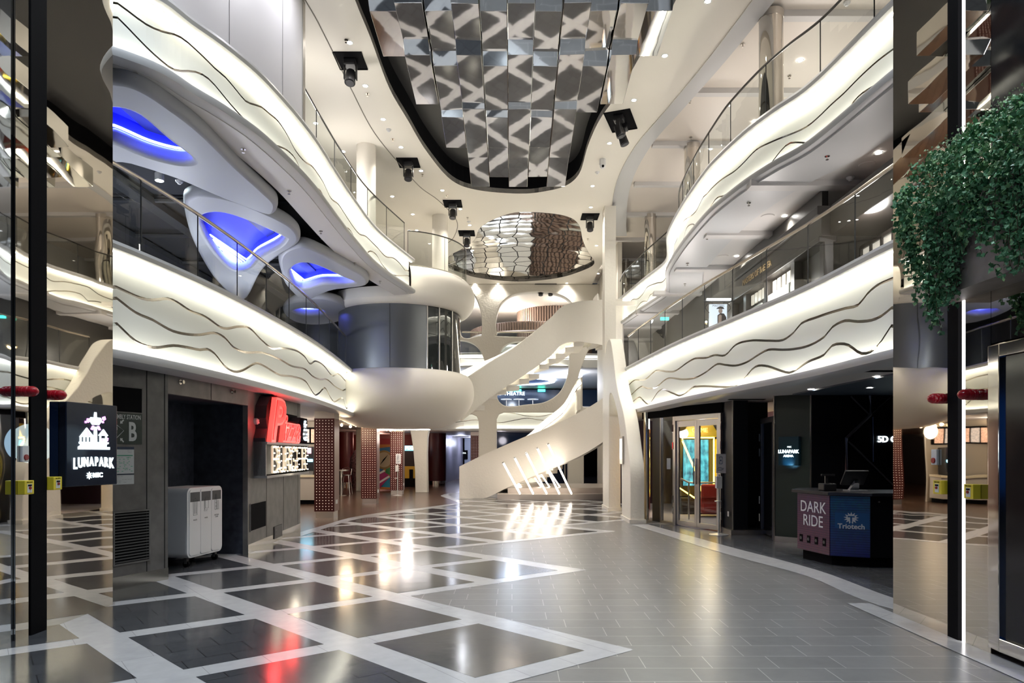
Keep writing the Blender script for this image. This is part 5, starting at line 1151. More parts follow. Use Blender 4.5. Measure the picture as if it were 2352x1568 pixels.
# copper brewing still in a lit window farther towards the camera
t = thing('lit_window', 'lit multi pane window with copper still on the lower right deck', 'window', (5.45, 9.4, 3.3))
MB().box(0, 0, 0, .05, 1.2, 1.5).build('backdrop', mat('pale_window_light', (.35, .33, .30), .5, emit=(1, .9, .78), estr=.25), t)
m = MB()
for y in (0, .3, .6, .9, 1.2): m.box(-.05, y-.02, .0 if y in (0, 1.2) else 1.05, -.02, y+.02, 1.5)
m.box(-.05, 0, 1.03, -.02, 1.2, 1.08); m.box(-.05, 0, 1.46, -.02, 1.2, 1.52); m.box(-.05, 0, 0, -.02, 1.2, .05); m.build('glazing_bars', dk, t)
t = thing('copper_still', 'shiny copper brewing still in the lit window on the lower right deck', 'still', (5.2, 10.2, 3.0)); MB().lathe([(0, 0), (.28, 0), (.30, .1), (.33, .5), (.30, .72), (.14, .85), (.07, .95), (.06, 1.35), (.10, 1.40), (0, 1.42)], n=36).build('kettle', mat('copper', (.75, .38, .26), .15, 1), t, smooth=True)
MB().tube([(0, 0, 1.35), (0, -.25, 1.5), (0, -.4, 1.2), (0, -.4, .2)], .03, 8).build('pipe', MATS['copper'], t, smooth=True)
# hanging pub sign with lamp
q = px(1649, 727, 14.6); t = thing('hanging_pub_sign', 'hanging backlit sign picturing a figure in a cocked hat, behind the lower right railing', 'sign', q)
MB().box(-.185, -.03, -.26, .185, .03, .26).build('panel', mat('grey_lit_panel', (.3, .32, .36), .4, emit=(.62, .72, .85), estr=.55), t)
m = MB(); m.tube([(-.31, 0, .33), (.36, 0, .33)], .02, 6); m.tube([(-.12, 0, .33), (-.12, 0, .26)], .01, 6); m.tube([(.12, 0, .33), (.12, 0, .26)], .01, 6)
for s_ in (-1, 1): m.tube([(s_*(.2+.07*math.sin(a*.6)), 0, .28-.035*a) for a in range(10)], .008, 5)
m.build('bracket', mat('wrought_iron', (.02, .02, .02), .4), t); MB().box(-.25, -.06, .34, .26, -.02, .38).build('sign_lamp', mat('cool_tube', (1, 1, 1), .5, emit=(.8, .95, 1), estr=6), t)
fig = MB(); Yf = -.034
fig.add([(x, Yf, z) for x, z in ((-.02,-.24),(.16,-.24),(.17,-.02),(.12,.06),(.04,.07),(-.02,.02))], [tuple(range(6))]); fig.add([(x, Yf-.001, z) for x, z in ((-.05,.16),(.13,.155),(.10,.20),(.04,.215),(-.01,.195))], [tuple(range(5))]); fig.build('painted_coat_and_hat', mat('dark_print', (.03, .025, .03), .5), t, fix=False)
fc = MB(); fc.sphere((.045, Yf, .115), .045, 8, 1, .1, 1.15); fc.add([(x, Yf-.003, z) for x, z in ((.0,-.2),(.06,-.2),(.07,.02),(.03,.04),(.0,.0))], [tuple(range(5))]); fc.build('painted_face_and_waistcoat', mat('face_print', (.5, .40, .36), .5), t, fix=False)
text('lettering', 'MASTERS', .062, MATS['dark_print'], t, (0, -.034, .225), ext=.001)
q = px(1622, 739, 14.4); t = thing('wall_lantern', 'small warm lantern left of the hanging pub sign', 'lantern', q); MB().lathe([(.02, -.06), (.05, .03), (.055, .05), (0, .08)], n=8).build('shade', glass, t, fix=False); MB().sphere((0, 0, 0), .022, 6).build('bulb', mat('amber_bulb', (1, 1, 1), .5, emit=(1, .6, .25), estr=30), t)
q = px(1540, 795, 17.0); t = thing('wall_lantern', 'small warm lantern low behind the railing near the exit sign', 'lantern', q); MB().sphere((0, 0, 0), .022, 6).build('bulb', MATS['amber_bulb'], t); MB().lathe([(.02, -.06), (.05, .03), (.055, .05), (0, .08)], n=8).build('shade', glass, t, fix=False)
q = px(1527, 731.5, 16.5); e = MB().box(q.x-.10, q.y, q.z-.035, q.x+.10, q.y+.03, q.z+.035).build('exit_sign', MATS['green_exit']); tag(e, 'green glowing exit sign hanging behind the lower right railing', 'exit sign')
slab('wall_right_upper_deck', [(8, 6.5), (8.1, 6.5), (8.1, 30), (8, 30)], zs2+.4, ZC+.25, soffm)
slab('wall_right_lower_deck', [(6.2, 6.5), (6.3, 6.5), (6.3, 11), (6.2, 11)], 3.0, zs2+.1, dk)
slab('wall_left_upper_deck', [(-9, 11), (-8.9, 11), (-8.9, 30), (-9, 30)], 6.35, ZC, ceilm)
slab('wall_left_lower_deck', [(-9.5, 6.5), (-9.4, 6.5), (-9.4, 24), (-9.5, 24)], 3.0, 6.2, mat('near_black_wall', (.02, .02, .024), .4))
slab('wall_left_lower_deck_end', [(-9.5, 24), (-4.7, 24), (-4.7, 24.1), (-9.5, 24.1)], 3.0, 6.2, MATS['near_black_wall'])

# ================================================================ CLOUD PANELS (LEFT MIDDLE DECK CEILING)
ZK = 5.86
def plz(pts, z): return [xy(v) for v in cr([Vector((pz(x, y, z).x, pz(x, y, z).y, 0)) for x, y in pts], 5, True)]
clouds = [('nearest and largest', [(200,200),(265,187),(330,205),(400,250),(470,305),(550,385),(610,440),(638,470),(628,493),(590,487),(500,452),(400,410),(300,378),(230,360)], [(215,262),(267,250),(318,266),(380,318),(437,362),(434,374),(400,373),(340,357),(267,327),(220,318)]),
          ('second', [(422,475),(432,453),(470,447),(540,460),(620,492),(672,520),(690,545),(680,565),(640,590),(600,625),(560,690),(500,650),(445,560)], [(462,510),(475,492),(515,490),(580,512),(645,542),(652,550),(635,568),(590,592),(570,613),(545,622),(515,600),(480,555)]),
          ('third', [(640,592),(660,572),(700,566),(745,583),(800,612),(843,637),(842,655),(800,662),(760,668),(700,690),(660,660),(645,625)], [(668,628),(680,610),(705,604),(740,615),(785,636),(812,647),(800,652),(740,652),(700,662),(680,655)]),
          ('farthest', [(650,715),(680,690),(740,685),(790,700),(800,730),(740,745),(680,740)], [(676,714),(700,708),(740,712),(738,722),(700,724)])]
bluedk = mat('deep_blue_glow_tint', (.05, .06, .55), .6)  # blue glow of the cove strip put into the recess colour
for nm, o_, h_ in clouds:
    oo, hh = plz(o_, ZK-.2), plz(h_, ZK-.2); cx = sum(p[0] for p in oo)/len(oo); cy = sum(p[1] for p in oo)/len(oo)
    t = thing('cloud_ceiling_panel', 'curved grey ceiling panel with blue lit recess on the left deck, the %s one' % nm, 'ceiling panel', (cx, cy, ZK))
    sub = lambda L: [(p[0]-cx, p[1]-cy) for p in L]
    plate('panel', sub(oo), [sub(hh)], .22, greyc, parent=t, bevel=.08, Mx=Matrix.Translation((0, 0, -.10)))
    H = sub(hh); hc = (sum(p[0] for p in H)/len(H), sum(p[1] for p in H)/len(H)); big = [(hc[0]+(p[0]-hc[0])*1.12, hc[1]+(p[1]-hc[1])*1.12) for p in H]
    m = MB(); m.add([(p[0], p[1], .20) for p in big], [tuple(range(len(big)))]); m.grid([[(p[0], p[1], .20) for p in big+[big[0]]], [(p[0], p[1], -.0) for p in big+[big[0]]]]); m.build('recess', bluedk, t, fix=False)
    m = MB(); far = [((p[0]-hc[0])*1.05+hc[0], (p[1]-hc[1])*1.05+hc[1], .02) for p in H+[H[0]]]; far = [p for p in far if p[1] > hc[1]-.05]; far.sort(key=lambda p: p[0]); m.tube(far, .018, 5); m.build('blue_light_strip', blueled, t, fix=False)
q = pz(366, 415, 6.08); t = thing('spotlight', 'very bright bare spotlight on the dark ceiling left', 'spotlight', (q.x, q.y, q.z)); MB().cyl((0, 0, .12), (0, 0, 0), .07, 20).build('housing', MATS['white_plastic'], t, smooth=True); MB().cyl((0, 0, 0), (0, 0, -.004), .055, 20).build('lens', mat('very_bright_lens', (1, 1, 1), .5, emit=(.8, .95, 1), estr=260), t)
m = MB()
for y in (8.5, 10.2, 12, 14, 16): m.cyl((-9, y, 6.12), (-4, y+.3, 6.12), .05, 8)
for x in (-5, -6.6, -8): m.box(x, 7, 6.02, x+.25, 20, 6.14)
o = m.build('ceiling_pipes', mat('dark_pipes', (.03, .032, .036), .5)); tag(o, 'dark pipes and ducts on the black ceiling above the cloud panels', 'pipes')

# ================================================================ MIRROR CANOPY
t = thing('mirror_canopy', 'stepped canopy of mirrored blocks hanging in the oval ceiling opening', 'mirror ceiling', (0, 10, 8))
first = {-6: 4, -5: 3, -4: 2, -3: 1, -2: 0, -1: 0, 0: 0, 1: 0, 2: 0, 3: 2, 4: 2, 5: 3, 6: 4}
rows_ = {0: [427,357,247,122,2,-125,-265,-430], 1: [410,340,272,155,29,-95,-230,-390]}
zf = [6.54, 6.68, 6.885, 7.10, 7.30, 7.5, 7.75]; zn = [6.70, 6.82, 6.975, 7.14, 7.32, 7.52, 7.77]
rr = random.Random(11)
for c, k0 in first.items():
    x0 = -.056+.347*c; x1 = x0+.339; ys = rows_[c % 2]; dz = .025 if c % 2 else -.02
    yf = pz(0, ys[0], zf[0]).y
    for k in range(7):
        yn = pz(0, ys[k+1], zn[k]).y
        if k >= k0:
            j = rr.uniform(-.012, .012); a0, a1 = yn-10+.008, yf-10-.006; b0, b1 = zn[k]-8+dz, zf[k]-8+dz
            vs = [(x0,a0,b0),(x1,a0,b0+j),(x1,a1,b1+j),(x0,a1,b1), (x0,a0-.28,b0+.28),(x1,a0-.28,b0+.28),(x1,a1,b1+.34),(x0,a1,b1+.34)]
            MB().add(vs, [(0,3,2,1),(4,5,6,7),(0,1,5,4),(1,2,6,5),(2,3,7,6),(3,0,4,7)]).build('mirror_block', mirrorc, t, bevel=.004)
        yf = yn
# mirrored honeycomb dome
pts = op2; cx = sum(p[0] for p in pts)/len(pts); cy = sum(p[1] for p in pts)/len(pts)
vor = bpy.data.materials.new('honeycomb_mirror'); vor.use_nodes = True; nt = vor.node_tree; b = nt.nodes['Principled BSDF']
tc = nt.nodes.new('ShaderNodeTexCoord'); vt = nt.nodes.new('ShaderNodeTexVoronoi'); vt.feature = 'DISTANCE_TO_EDGE'; vt.voronoi_dimensions = '2D'; vt.inputs['Scale'].default_value = 1.75; vt.inputs['Randomness'].default_value = .45
nt.links.new(tc.outputs['Object'], vt.inputs['Vector']); lt = nt.nodes.new('ShaderNodeMath'); lt.operation = 'LESS_THAN'; lt.inputs[1].default_value = .034; nt.links.new(vt.outputs[0], lt.inputs[0])
mx = nt.nodes.new('ShaderNodeMixRGB'); mx.inputs[1].default_value = (.82, .80, .75, 1); mx.inputs[2].default_value = (.01, .01, .01, 1); nt.links.new(lt.outputs[0], mx.inputs[0]); nt.links.new(mx.outputs[0], b.inputs['Base Color'])
b.inputs['Metallic'].default_value = 1; mr = nt.nodes.new('ShaderNodeMapRange'); mr.inputs[3].default_value = .05; mr.inputs[4].default_value = .6; nt.links.new(lt.outputs[0], mr.inputs[0]); nt.links.new(mr.outputs[0], b.inputs['Roughness'])
bp = nt.nodes.new('ShaderNodeBump'); bp.inputs['Strength'].default_value = .15; bp.inputs['Distance'].default_value = .04; v2 = nt.nodes.new('ShaderNodeTexVoronoi'); v2.voronoi_dimensions = '2D'; v2.inputs['Scale'].default_value = 1.75; v2.inputs['Randomness'].default_value = .45; nt.links.new(tc.outputs['Object'], v2.inputs['Vector']); nt.links.new(v2.outputs['Distance'], bp.inputs['Height']); nt.links.new(bp.outputs[0], b.inputs['Normal'])
t = thing('mirror_dome', 'shallow mirrored ceiling disc with honeycomb joints at the far end of the hall', 'mirror ceiling', (cx, cy, ZC))
rows = []
for k in range(9):
    f_ = 1-k/8; f_ = max(f_, .001); rows.append([((p[0]-cx)*f_, (p[1]-cy)*f_, .10+.22*(1-f_*f_)) for p in pts])
m = MB(); m.grid(rows, close=True); m.build('honeycomb', vor, t, smooth=True)
MB().prism([(p[0]-cx, p[1]-cy) for p in pts], .9, .95).build('backing', black, t)

# ================================================================ CEILING FIXTURES
dl_ring = mat('downlight_ring', (.7, .7, .68), .4)
def downlight(x, y, z, lab, grp, power=0, r=.055, size=120, col=(1, .94, .86)):
    q = pz(x, y, z); t = thing('downlight', lab, 'downlight', q, group=grp)
    MB().lathe([(r*.8, -.002), (r*1.15, -.006), (r*1.2, 0)], n=20).build('ring', dl_ring, t, smooth=True); MB().cyl((0, 0, -.001), (0, 0, -.003), r*.8, 16).build('lens', lampw, t)
    if power: spot((0, 0, -.03), power, size, col, .05, parent=t)
PL = 95
for (x, y) in ((803,98),(839,197),(880,274),(921,338),(967,392),(1016,437),(1057,480),(1079,517),(1085,575)):
    downlight(x, y, ZC, 'small round downlight in the cream ceiling left of the oval opening', 'downlights along the left of the oval opening', PL)
for (x, y) in ((1626,3),(1527,128),(1456,230),(1400,329),(1361,427),(1357,476),(1370,564),(1374,628)):
    downlight(x, y, ZC, 'small round downlight in the cream ceiling right of the oval opening', 'downlights along the right of the oval opening', PL)
for (x, y) in ((1091,652),(1144,651),(1201,657),(1302,650)): downlight(x, y, ZC, 'small round downlight in the cream ceiling before the back wall', 'downlights before the back wall', 60)
for (x, y) in ((725,283),(788,348),(901,451),(948,492),(957,529)): downlight(x, y, ZC, 'small round downlight above the upper left balcony', 'downlights above the upper left balcony', 60)
for (x, y) in ((1953,45),(1838,139),(1733,280),(1632,342)): downlight(x, y, ZC+.24, 'small round downlight above the upper right balcony', 'downlights above the upper right balcony', 60)
for (x, y) in ((2018,351),(1802,496),(1692,588),(1661,653)): downlight(x, y, zs2+.115, 'small round downlight above the lower right balcony', 'downlights above the lower right balcony', 80)
for (x, y) in ((2016,865),(1863,894),(1998,890)): downlight(x, y, 2.655 if y != 890 else 2.633, 'small round downlight in the soffit over the ticket counter', 'downlights over the ticket counter', 14)
def disc(name, x, y, z, r, lab, cat, m, grp=None):
    q = pz(x, y, z); t = MB().lathe([(0, -.012), (r*.9, -.012), (r, 0)], n=24).build(name, m, smooth=True); t.location = q; tag(t, lab, cat, grp)
for (x, y) in ((1992,377),(1763,496),(1660,588)): disc('ceiling_speaker', x, y, zs2+.118, .12, 'flat round ceiling speaker above the lower right balcony', 'speaker', soffm, 'ceiling speakers above the lower right balcony')
def detector(x, y, z, lab):
    q = pz(x, y, z); t = thing('smoke_detector', lab, 'smoke detector', q); MB().lathe([(0, -.035), (.04, -.035), (.055, -.02), (.06, 0)], n=20).build('base', MATS['white_plastic'], t, smooth=True); MB().lathe([(0, -.06), (.025, -.055), (.03, -.035)], n=16).build('sensor', MATS['white_plastic'], t, smooth=True)
detector(893, 297, ZC, 'white smoke detector left of the oval opening'); detector(1372, 395, ZC, 'white smoke detector right of the oval opening'); detector(1953, 407, zs2+.118, 'white smoke detector above the lower right balcony'); detector(1945, 6, ZC+.24, 'white smoke detector above the upper right balcony, near the top of the frame'); detector(412, 415, 6.0, 'white smoke detector beside the bright spotlight'); detector(1077, 508, ZC, 'white smoke detector above the round pod')
def sprinkler(x, y, z, grp):
    q = pz(x, y, z); t = thing('sprinkler', 'small chrome sprinkler head on the '+grp, 'sprinkler', q, group='sprinklers on the '+grp); MB().cyl((0, 0, 0), (0, 0, -.008), .035, 16).build('rosette', chrome, t, smooth=True); m = MB(); m.cyl((0, 0, 0), (0, 0, -.05), .011, 8); m.cyl((0, 0, -.05), (0, 0, -.054), .022, 10); m.build('head', chrome, t, smooth=True)
for p in ((795,91),(844,215),(902,319),(970,400),(1026,449),(1074,499),(1359,503),(1350,548),(1318,706)): 
    if p[1] < 600: sprinkler(*p, ZC, 'cream atrium ceiling')
for p in ((310,168),(559,342),(664,438),(737,530),(815,603),(873,645)): sprinkler(*p, zs2+.09, 'soffit under the upper left balcony')
for p in ((1900,358),(1720,465),(1624,543),(1579,604),(1573,651)): sprinkler(*p, zs2+.07, 'soffit under the upper right balcony')
for p in ((1706,102),(1584,231),(1587,315),(1813,174)): sprinkler(*p, ZC+.24, 'ceiling above the upper right balcony')
# stage lights in black recesses
def stage(x, y, lab, n=1, w_=.5, rz=0):
    q = pz(x, y, ZC); t = thing('moving_head_light', lab, 'stage light', (q.x, q.y, ZC), R(rz)); bm_ = MATS['black_plastic']
    m = MB(); h_ = .27; m.box(-w_/2, -h_, -.004, w_/2, h_, -.001); m.box(-w_/2-.015, -h_-.015, -.02, w_/2+.015, -h_, 0); m.box(-w_/2-.015, h_, -.02, w_/2+.015, h_+.015, 0); m.box(-w_/2-.015, -h_, -.02, -w_/2, h_, 0); m.box(w_/2, -h_, -.02, w_/2+.015, h_, 0); m.build('recess_frame', black, t)
    for k in range(n):
        ox = (k-(n-1)/2)*.42
        MB().box(ox-.11, -.11, -.12, ox+.11, .11, 0).build('base', bm_, t, bevel=.02)
        for sx in (-1, 1): MB().box(ox+sx*.11-.012, -.045, -.36, ox+sx*.11+.012, .045, -.10).build('yoke_arm', bm_, t, bevel=.01)
        h = MB(); h.cyl((ox, .03, -.20), (ox, -.05, -.44), .085, 20, r1=.10); hh = h.build('head', mat('black_head', (.02, .02, .022), .35), t, smooth=True); MB().cyl((ox, -.05, -.44), (ox, -.054, -.452), .075, 20).build('lens', mat('dark_lens', (.05, .05, .06), .05), hh, smooth=True)
for (x, y, n, lb) in ((805,139,1,'nearest stage light on the left of the ceiling'),(938,373,1,'second stage light on the left of the ceiling'),(1040,467,1,'third stage light on the left of the ceiling'),(1072,535,1,'farthest stage light on the left of the ceiling'),(1426,277,2,'double stage light in a recess on the right of the ceiling'),(1355,497,1,'stage light on the right of the mirrored honeycomb disc'),(1253,655,2,'double stage light just before the back wall')):
    stage(x, y, 'black '+lb, n, .5 if n == 1 else .9, 0 if x != 1426 else 70)
q = pz(1384, 366, ZC); t = thing('dome_camera', 'white surveillance camera right of the oval opening', 'camera', q); MB().cyl((0, 0, 0), (0, 0, -.14), .08, 20).build('housing', MATS['white_plastic'], t, smooth=True); MB().sphere((0, -.02, -.17), .07, 8).build('eye', MATS['white_plastic'], t, smooth=True); MB().sphere((0, -.065, -.19), .035, 6).build('lens', black, t, smooth=True)
q = pz(1143, 659, ZC); t = MB().sphere((0, 0, -.02), .09, 8, 1, 1, .8).build('dome_camera', blackg, smooth=True); t.location = q; tag(t, 'black dome camera before the back wall', 'camera')

# ================================================================ LEFT BACKGROUND (FOOD COURT AND ARCADE)
redw = mat('maroon_panel', (.075, .010, .008), .35); dot = mat('warm_dot', (1, 1, 1), .5, emit=(1, .6, .45), estr=.42)
def bulbcolumn(x, y, lab, w_=.5, cols=6, rows=31, d_=.45):
    q = fl(x, y); t = thing('bulb_column', lab, 'column', (q.x, q.y, 0)); h0, h1 = .17, 2.48
    MB().box(.03, .02, 0, w_-.03, d_, h0).build('foot', steel, t); MB().box(.0, 0, h1, w_, d_, 2.68).build('capital', steel, t); MB().box(0, 0, h0, w_, d_+.02, h1).build('shaft', mat('brown_metal_side', (.22, .14, .12), .35, .5), t)
    MB().box(0, -.012, h0, w_, 0, h1).build('maroon_face', redw, t)
    m = MB()
    for i in range(cols):
        for j in range(rows): m.cyl((w_*(i+.75)/(cols+.5), -.016, h0+(j+.7)*(h1-h0)/(rows+.4)), (w_*(i+.75)/(cols+.5), -.011, h0+(j+.7)*(h1-h0)/(rows+.4)), .0105, 6)
    o = m.build('light_dots', dot, t, fix=False); o['kind'] = 'stuff'; o['label'] = 'grid of warm light dots'
    for (a, z) in ((.1, .35), (.2, .35)): MB().box(w_, a, z, w_+.01, a+.07, z+.10).build('socket', MATS['white_plastic'], t)
bulbcolumn(722, 1190, 'nearest maroon column with a grid of light dots beside the grey wall')
bulbcolumn(829.5, 1157, 'second maroon column with a grid of light dots'); bulbcolumn(896, 1135.5, 'third maroon column with light dots, behind the sanitizer stand')
t_ = px(1081, 1040, 33); q = (t_.x, 33.0)
_o = fl; bulbcolumn(1081, HZ+EYE*F_/33.0, 'farthest maroon column with light dots, half hidden by the stair', .5)
brown = mat('maroon_drum', (.10, .018, .02), .35)
for (x, yb, r_, lb) in ((792, 1117, .42, 'behind the bar stools'), (998, 1113, .60, 'right of the leaning column')):
    Y = EYE*F_/(yb-HZ); q = px(x, yb, Y); t = thing('round_maroon_column', 'shiny round maroon column %s' % lb, 'column', (q.x, Y, 0)); MB().cyl((0, 0, .22), (0, 0, 2.66), r_, 32).build('shaft', brown, t, smooth=True); MB().cyl((0, 0, 0), (0, 0, .22), r_*.97, 32).build('foot', chrome, t, smooth=True)
slab('wall_back_arcade', [(-12, 38), (-4.2, 38), (-4.2, 38.1), (-12, 38.1)], 0, 2.66, mat('dark_red_wall', (.13, .018, .015), .5))
slab('wall_back_corridor', [(-3.2, 46), (3, 46), (3, 46.1), (-3.2, 46.1)], 0, 2.66, mat('blue_white_wall', (.45, .50, .62), .4))
slab('wall_back_grey_doors', [(-3.95, 36), (-3.85, 36), (-3.3, 45.9), (-3.4, 45.9)], 0, 2.66, mat('lilac_door', (.26, .25, .32), .4))
# food counter with drinks machine and menu boards
t = thing('food_counter', 'cream food counter with pale top behind the grey wall', 'counter', (-7.6, 21.6, 0)); MB().box(-1.2, 0, .14, 1.6, .7, .86).build('front', mat('cream_laminate', (.50, .46, .40), .4), t); MB().box(-1.22, -.04, .86, 1.62, .7, .93).build('top', mat('pale_top', (.7, .62, .45), .3), t); MB().box(-1.15, .05, 0, 1.55, .65, .14).build('plinth', black, t)
t = thing('drinks_machine', 'black drinks machine with blue lit taps on the food counter', 'drinks machine', (-6.55, 21.8, .93)); MB().box(-.22, 0, 0, .22, .45, .90).build('body', MATS['black_plastic'], t, bevel=.02); MB().box(-.14, -.01, .68, .14, 0, .86).build('display', mat('pink_display', (.1, .1, .1), .3, emit=(.9, .4, .6), estr=1.4), t); MB().box(-.19, -.02, .42, .19, 0, .50).build('lit_taps', mat('cyan_taps', (.1, .1, .1), .3, emit=(.25, .75, 1), estr=7), t); MB().box(-.2, -.08, 0, .2, 0, .12).build('drip_tray', steel, t)
t = thing('menu_boards', 'row of lit menu boards over the food counter', 'menu board', (-6.8, 22.4, 1.95)); MB().box(-1.2, 0, -.02, .6, .04, .52).build('frame', black, t)
for k in range(5): MB().box(-1.15+.34*k, -.02, .02, -.87+.34*k, 0, .46).build('menu_panel', mat('menu_print_%d' % (k % 2), (.3, .2, .15), .5, emit=((.8, .45, .3), (.55, .5, .45))[k % 2], estr=.6, var=(25, (.1, .05, .03), (.6, .4, .3))), t)
slab('wall_left_kitchen', [(-9, 22.45), (-6.0, 22.45), (-6.0, 22.55), (-9, 22.55)], .0, 2.66, mat('white_kitchen_tile', (.5, .45, .38), .3))
t = thing('linear_ceiling_light', 'bright recessed light panel over the food counter', 'light', (-6.4, 17.5, 2.655)); MB().box(-1.5, -1.4, -.02, .9, -.6, 0).build('diffuser', mat('bright_panel', (1, 1, 1), .5, emit=(1, .95, .95), estr=7), t)
t = thing('linear_ceiling_light', 'bright recessed light slot in the underside beneath the pod', 'light', (-3.6, 22.5, 2.40)); MB().box(-1.2, 0, 0, .85, .5, .02).build('diffuser', MATS['bright_panel'], t)
# high table, stool, pendant ring
q = fl(783, 1138); t = thing('high_table', 'slim steel high table behind the nearest maroon column', 'table', (q.x, q.y, 0)); MB().cyl((0, 0, .95), (0, 0, 1.0), .3, 24).build('table_top', steel, t, smooth=True); MB().cyl((0, 0, 0), (0, 0, .95), .05, 12).build('leg', steel, t, smooth=True); MB().cyl((0, 0, 0), (0, 0, .02), .22, 20).build('base', steel, t)
q = fl(795, 1134); t = thing('bar_stool', 'thin metal bar stool with curved back beside the high table', 'stool', (q.x, q.y, 0)); MB().cyl((0, 0, .74), (0, 0, .77), .17, 20).build('seat', steel, t, smooth=True)
for sx in (-1, 1):
    for sy in (-1, 1): MB().cyl((sx*.2, sy*.2, 0), (sx*.12, sy*.12, .74), .012, 8).build('leg', steel, t)
MB().tube([(-.17, .12, .76), (-.18, .16, 1.0), (0, .2, 1.06), (.18, .16, 1.0), (.17, .12, .76)], .01, 6).build('backrest', steel, t, smooth=True)
amb = mat('amber_filament', (1, 1, 1), .5, emit=(1, .68, .35), estr=28)
for (x, y, Y, r_, nn, lb) in ((795, 972, 20.5, .55, 8, 'between the first and second maroon columns'), (878, 978, 24, .45, 6, 'between the second and third maroon columns')):
    q = px(x, y, Y); t = thing('ring_chandelier', 'dark ring chandelier with warm bulbs %s' % lb, 'chandelier', (q.x, q.y, min(q.z, 2.5))); m = MB(); m.tube([(r_*math.cos(a*math.pi/12), r_*math.sin(a*math.pi/12), 0) for a in range(25)], .018, 6)
    for a in (0, 2.1, 4.2): m.cyl((r_*math.cos(a), r_*math.sin(a), 0), (0, 0, .2), .006, 4)
    m.build('ring', MATS['dark_steel'], t)
    for k in range(nn): a = 6.283*k/nn; MB().sphere((r_*math.cos(a), r_*math.sin(a), -.06), .04, 6).build('bulb', amb, t, smooth=True)
    point(q+Vector((0, 0, -.25)), 14, (1, .75, .5), .2)
# arcade games
t = thing('mural_machine', 'colourful striped game cabinet with a big round dial between the maroon columns', 'arcade machine', (px(885, 1110, 29).x, 29, 0))
MB().box(-.65, 0, .1, .65, .5, 2.25).build('cabinet', mat('orange_panel', (.55, .18, .03), .4), t)
for (pl, c) in (([(-.65,.15),(-.2,.15),(.2,.65),(-.05,.85),(-.65,.5)], (.35,.02,.12)), ([(-.65,.6),(-.1,.9),(.1,1.15),(-.65,1.1)], (.02,.12,.30)), ([(.0,.8),(.65,.45),(.65,1.2),(.1,1.3)], (.04,.22,.07)), ([(-.65,1.5),(.65,1.75),(.65,1.95),(-.65,1.8)], (.03,.16,.35)), ([(-.65,2.0),(.65,2.0),(.65,2.25),(-.65,2.25)], (.4,.02,.03)), ([(-.2,.2),(.65,.15),(.65,.38),(.2,.62)], (.02,.25,.4))):
    poly_on(t, pl, mat('mural_%d' % int(c[0]*1000+c[1]*777+c[2]*31), c, .4), 'painted_shape', d=.006)
for pl in ([(-.65,.10),(.2,.62),(.14,.68),(-.65,.18)], [(-.65,.52),(.0,.86),(-.05,.92),(-.65,.58)], [(.2,.62),(.65,.36),(.65,.44),(.2,.70)]): poly_on(t, pl, white, 'white_stripe', d=.010)
MB().cyl((-.05, -.02, 1.35), (-.05, -.06, 1.35), .40, 32).build('dial_rim', mat('bronze', (.25, .17, .08), .3, .8), t, smooth=True); MB().cyl((-.05, -.06, 1.35), (-.05, -.065, 1.35), .32, 32).build('dial_face', mat('dial_cream', (.45, .36, .24), .5), t); m = MB(); m.add([(-.22,-.07,1.12),(-.02,-.07,1.34),(.14,-.07,1.58),(-.08,-.07,1.36)], [(0,1,2,3)]); m.build('needle', black, t)
t = thing('arcade_cabinet', 'yellow and black arcade cabinet with a pale blue marquee left of the leaning column', 'arcade machine', (px(944, 1117, 33).x, 33, 0)); MB().box(-.5, 0, .0, .42, .7, .42).build('base', black, t); MB().box(-.5, 0, .42, .42, .7, 1.0).build('body', mat('yellow_body', (.50, .36, .04), .4), t); MB().box(-.45, .1, 1.0, .40, .7, 1.75).build('screen_hood', MATS['black_plastic'], t); mq = MB().box(-.45, .05, 1.75, .40, .2, 2.0).build('marquee', mat('cyan_marquee', (.1, .1, .1), .4, emit=(.2, .55, .75), estr=1.0), t); text('lettering', 'PIXEL', .24, mat('cream_glow', (1, 1, 1), .4, emit=(1, .95, .7), estr=2.5), mq, (0, .045, 1.88), ext=.004, bold=.006); MB().box(-.08, -.03, .18, .1, 0, .85).build('coin_door', black, t)
t = thing('patterned_column', 'dark pillar figure covered in colourful speckles between the maroon columns', 'figure', (px(820, 1114, 31).x, 31, 0)); MB().lathe([(.0, 0), (.25, 0), (.22, .5), (.33, 1.0), (.30, 1.4), (.12, 1.75), (0, 1.85)], n=20).build('body', mat('speckled_paint', (.05, .06, .12), .4, var=(14, (.008, .012, .04), (.5, .32, .36))), t, smooth=True)
t = thing('door_sign', 'small black wall sign on the far pale corridor wall', 'sign', (px(1062, 1045, 45.8).x, 45.9, 1.25)); MB().box(-.35, 0, 0, .35, .04, .6).build('panel', black, t); text('lettering', 'CINEMA', .13, led, t, (0, -.01, .4), ext=.003)
point((-3.0, 40, 2.3), 25, (.7, .75, 1), .2); point((-2.5, 44, 2.3), 30, (.75, .8, 1), .2); point((-6, 31, 2.3), 25, (1, .6, .45), .2); point((-7, 36, 2.3), 20, (1, .5, .4), .2); point((-6.8, 20.5, 2.4), 25, (1, .9, .8), .2); point((-4.0, 26, 2.2), 22, (1, .85, .75), .2); point((-8, 22.4, 2.3), 14, (1, .8, .6), .2)
point((-.5, 31.5, 2.3), 14, (.95, .9, 1), .2)
